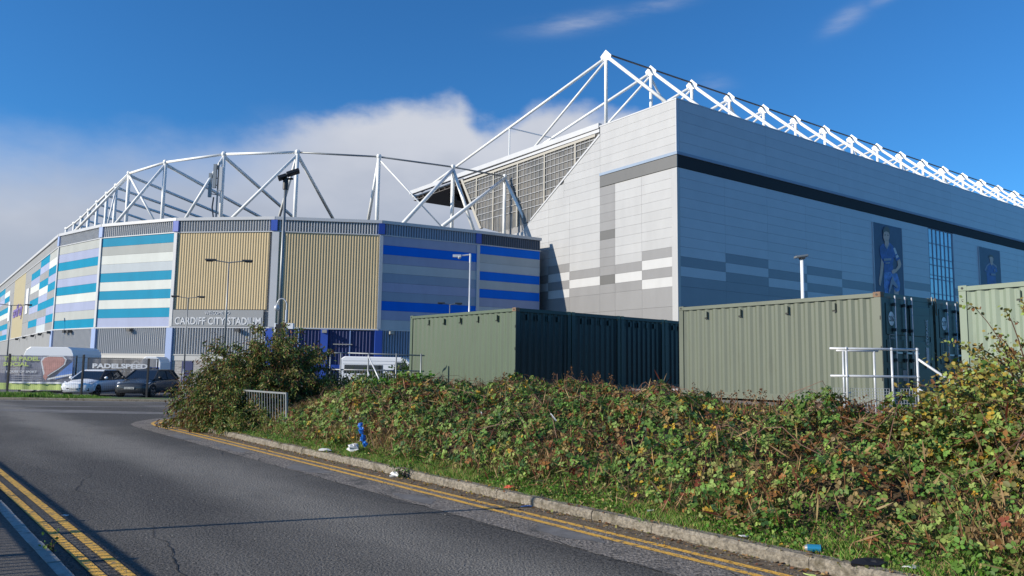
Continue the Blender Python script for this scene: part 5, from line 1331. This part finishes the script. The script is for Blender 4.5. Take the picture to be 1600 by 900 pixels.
def shrub(name, c, rx, ry, h, nb, nl, lsize, lw, cols_, w, label, cat='shrub', droop=.5, spread=.5, z0=None, stem_m='bark', clump=9, tipcol=None, rot=0., lowfill=.0, s_lo=.25):
    c = Vector(c); root = empty(name, c, label, cat); mb = MB(); TP = []; TD = []; TT = []
    for i in range(nb):
        a = rng.uniform(0, 6.283); rr = rng.random()**.5; ph = math.acos(rng.uniform(.0, 1.0)) if rng.random() > lowfill else rng.uniform(1.2, 1.65)
        ph *= rng.uniform(.75, 1.0)+.08
        tx, ty, tz = rx*math.sin(ph)*math.cos(a), ry*math.sin(ph)*math.sin(a), h*math.cos(min(ph, 1.55))
        k = rng.uniform(.62, 1.06); tx, ty = tx*k, ty*k; tz = max(tz*k*rng.uniform(.9, 1.08), .12)
        tx, ty = tx*math.cos(rot)-ty*math.sin(rot), tx*math.sin(rot)+ty*math.cos(rot)
        b = Vector((c.x+spread*rng.uniform(-1, 1)*rx*.45, c.y+spread*rng.uniform(-1, 1)*ry*.45, c.z)); t = Vector((c.x+tx, c.y+ty, c.z+tz))
        m1 = b.lerp(t, .5)+Z*(.28*h*rng.uniform(.3, 1)); end = t+Vector((tx, ty, 0))*.13-Z*droop*h*.16*rng.random()
        pts_ = []
        for s in np.linspace(0, 1, 7): pts_.append(b*(1-s)**3+m1*3*s*(1-s)**2+t*3*s*s*(1-s)+end*s**3)
        mb.path(pts_, .014*rng.uniform(.6, 1.4), 4, .003)
        for s in np.linspace(s_lo, 1, clump):
            j = min(int(s*6), 5); q_ = pts_[j].lerp(pts_[j+1], s*6-j); TP.append(q_); TD.append((pts_[j+1]-pts_[j]).normalized()); TT.append(s)
    mb.build('stems', stem_m, root)
    TP = np.array([tuple(v) for v in TP]); TD = np.array([tuple(v) for v in TD]); TT = np.array(TT); idx = rng.integers(0, len(TP), nl)
    P = TP[idx]+TD[idx]*rng.uniform(-.12, .12, (nl, 1))+rng.normal(0, lsize*.55, (nl, 3)); d = TD[idx]*.55+rdir(nl)*.8; d[:, 2] -= droop*.55
    P[:, 2] = np.maximum(P[:, 2], c.z+.02)
    nn_ = rdir(nl, .9); cl = palette(nl, w, cols_)
    if tipcol is not None: k = (TT[idx] > .93) & (rng.random(nl) < .45); cl[k] = tipcol*rng.uniform(.6, 1.3, (k.sum(), 1))
    g = vn(P[:, 0]+P[:, 2], P[:, 1]-P[:, 2]*.7, 1.9, 31)[:, None]; cl = cl*(1-.0*g)
    leaves('foliage', P, d, nn_, rng.uniform(.6, 1.25, nl)*lsize, np.full(nl, lw), cl, parent=root, kind='stuff'); return root
cb = W(2.05, 21.7)
SC_ = [OLIVE*[1.2, 1.02, 1.0], GREEN*[.95, .72, .75], DARK*1.3, BRN*1.15, LIGHT*.9]
shrub('drooping_shrub', (cb[0], cb[1], .08), 2.5, 2.3, 2.85, 620, 58000, .105, .17, SC_, [1.3, 1.2, .8, .5, .5], 'big rounded olive shrub with brown drooping tips growing over the guard rails', droop=1.1, tipcol=np.array([.13, .065, .03]), lowfill=.22, clump=10, s_lo=.5)
cb2 = W(1.35, 22.5)
shrub('low_shrub', (cb2[0], cb2[1], .06), 1.35, 1.2, 1.3, 170, 15000, .10, .18, SC_, [1.2, 1.3, .8, .2, .5], 'low left skirt of shrub spilling towards the yellow lines at the road corner', droop=.8, lowfill=.3)
cb3 = W(.55, 20.5)
shrub('low_shrub', (cb3[0], cb3[1], .08), 1.8, .7, 1.1, 170, 15000, .085, .2, SC_, [1.2, 1.1, .8, .3, .5], 'low green growth climbing through the bars of the leaning guard rail', droop=.7, lowfill=.3, rot=2.25)
cb4 = W(3.9, 19.6)
shrub('dark_bush', (cb4[0], cb4[1], .4), 1.9, 1.5, .85, 110, 8500, .085, .3, [DARK, GREEN*.6, BRN, OLIVE*.7], [1.5, 1, .8, .6], 'dark low bush in shade between the drooping shrub and the walkway stair', droop=.5)
shrub('ivy_mound', (-3.0, 21.6, .95), 1.35, .7, .55, 70, 4200, .11, .42, [BRIGHT, BRIGHT*.7, GREEN, LIGHT], [1.6, 1.2, 1, .5], 'bright green leafy mound at the foot of the leftmost container', droop=.4)
shrub('bramble_bush', (.25, 18.2, .9), 1.0, .8, .72, 60, 3600, .085, .42, [GREEN, DARK, LIGHT, YEL, BRN], [1.3, .8, .6, .2, .5], 'bramble mound rising before the near corner of the leftmost container', droop=.4)
shrub('hedge', (-4.6, 33.5, .0), 3.4, 1.2, 1.95, 190, 12000, .11, .35, [DARK, GREEN*.7, OLIVE*.8], [1.3, 1, .8], 'scruffy dark hedge seen through the bars of the walkway railing', cat='hedge', droop=.3)
shrub('autumn_shrub', (5.95, 8.35, .35), 1.75, 1.5, 1.72, 420, 34000, .056, .40, [LIGHT*1.05, OLIVE*1.2, np.array([.34, .27, .06]), YEL*.85, BRN, GREEN], [1.6, 1.0, 1.4, .45, .45, .6], 'yellowing oval leaved shrub at the right edge, rising above the railing', droop=.35, stem_m='stem_red', clump=11, lowfill=.15, s_lo=.45)
shrub('autumn_shrub', (6.75, 9.6, .7), 1.6, 1.3, 2.15, 170, 9000, .056, .38, [LIGHT, OLIVE*1.2, np.array([.26, .20, .06]), YEL*.8, BRN], [1.3, 1.2, 1.0, .4, .6], 'taller sparse autumn shrub with bare twigs in front of the mint green container', droop=.2, stem_m='stem_red', clump=8)

# ------------------------------------------------------------------ litter
def crumple(name, c, r, m, label, sc=(1, 1, .6), cat='litter', seed=1, grp=None):
    rr = random.Random(seed); mb = MB().ball(c, r, 9, 7, sc); cv = Vector(c)
    mb.v = [tuple(cv+(Vector(v)-cv)*rr.uniform(.55, 1.25)) for v in mb.v]; o = mb.build(name, m); return tag(o, label, cat, grp)
def prag():
    root = empty('blue_rag', (-2.8, 14.9, .4), 'crumpled bright blue plastic sheet caught in the brambles', 'litter'); rr = random.Random(3)
    for k, (dx, dz_, s) in enumerate(((-.07, .23, .07), (-.03, .13, .08), (.02, .0, .10), (.08, -.1, .07))):
        mb = MB().ball((-2.80+dx, 14.8-.08*k, .42+dz_), s*.68, 9, 7, (1, .5, 1.1)); cv = Vector((-2.80+dx, 14.8-.08*k, .42+dz_)); mb.v = [tuple(cv+(Vector(v)-cv)*rr.uniform(.5, 1.35)) for v in mb.v]; mb.build('fold', 'blue_plastic', root)
prag()

crumple('plastic_bag', (-2.93, 14.6, .24), .12, 'white_plastic', 'crumpled white carrier bag at the foot of the blue rag', seed=2)
crumple('plastic_scrap', (-3.55, 15.0, .15), .10, 'white_plastic', 'flat white plastic scrap lying on the kerb edge left of the blue rag', (1.3, .7, .35), seed=4)
def slat(p, q, w_, label):
    p, q = Vector(p), Vector(q); t = (q-p).normalized(); n_ = Vector((0, -1, .4)).normalized(); u_ = t.cross(n_)
    o = MB().frame_box(p, t, n_, u_, (0, -.008, -w_), ((q-p).length, .008, w_)).build('white_slat', 'white_plastic'); tag(o, label, 'litter')
slat((-.50, 13.2, 1.02), (-.47, 13.15, .90), .009, 'thin white slat poking out of the brambles below the leftmost container'); slat((.60, 11.5, 1.10), (.68, 11.42, 1.00), .008, 'thin white slat in the brambles below the dark container row')
slat((-3.33, 16.1, .45), (-3.33, 16.1, .72), .022, 'short pale marker stake in the brambles left of the blue rag')
crumple('crisp_packet', (0.0, 10.7, .14), .055, 'red_plastic', 'small red wrapper on the verge above the kerb', (1.3, .8, .5), seed=5)
def can():
    root = empty('drink_can', (2.80, 7.25, .10), 'crushed blue drink can lying on the grass by the kerb', 'litter')
    MB().tube((2.76, 7.26, .145), (2.87, 7.22, .15), .036, n=14).build('can_body', 'can_blue', root, smooth=False); MB().tube((2.74, 7.267, .144), (2.76, 7.26, .145), .028, .034, n=14).build('can_top', 'galv', root)
can()
def flat_scrap(name, c, w_, l_, m, label, a=0., z_=.006):
    rr = random.Random(int(abs(c[0])*100)); pts_ = []
    for i in range(9): t = 6.283*i/9; k = rr.uniform(.7, 1.15); x, y = w_*k*math.cos(t), l_*k*math.sin(t); pts_.append((c[0]+x*math.cos(a)-y*math.sin(a), c[1]+x*math.sin(a)+y*math.cos(a), c[2]+rr.uniform(0, .012)))
    tag(MB().prism(pts_, (0, 0, z_)).build(name, m), label, 'litter')
flat_scrap('yellow_wrapper', (2.60, 6.80, .014), .07, .018, 'lime', 'yellow green wrapper in the gutter near the blue can', -.5)
flat_scrap('paper_scrap', (2.33, 7.78, .13), .05, .035, 'white_plastic', 'pale paper scrap on the grass edge up the kerb from the blue can')
flat_scrap('paper_scrap', (3.40, 6.62, .14), .09, .05, 'white_plastic', 'white paper at the bottom edge of the verge, nearest the viewer', .3)
flat_scrap('paper_scrap', (1.62, 9.0, .15), .06, .035, 'white_plastic', 'white tissue scrap in the grass halfway along the verge', .3)
flat_scrap('paper_scrap', (.22, 9.95, .013), .07, .03, 'print_blue', 'pale blue wrapper in the gutter where the thin pole shadow meets the kerb', .3)
crumple('kerb_clump', (-1.80, 12.45, .05), .10, 'white_plastic', 'whitish clump of rubbish with weeds against the kerb', (1.2, .7, .5), seed=9)
crumple('black_bag', (3.12, 6.75, .13), .11, 'black', 'small torn black plastic at the near end of the verge', (1.6, .7, .45), seed=10)
crumple('black_bag', (-10.0, 23.9, .12), .18, 'black', 'black plastic lump under the low shrub by the road corner', (1.4, .9, .7), seed=12)
shrub('kerb_weed', (-1.70, 12.35, .01), .10, .08, .12, 10, 90, .04, .35, [GREEN, DARK], [1, 1], 'little weed sprouting in the gutter beside the whitish clump', cat='weed')
shrub('kerb_weed', (-4.10, 7.06, .01), .05, .05, .20, 6, 40, .03, .35, [LIGHT, GREEN], [1, 1], 'small thin weed growing at the left kerb beside a paper cup lid', cat='weed')
flat_scrap('cup_lid', (-4.05, 6.85, .014), .045, .035, 'white_plastic', 'white cup lid beside the left kerb weed', 0)
flat_scrap('cup_lid', (-5.07, 8.95, .014), .04, .03, 'white_plastic', 'white scrap between the left yellow lines', 0)
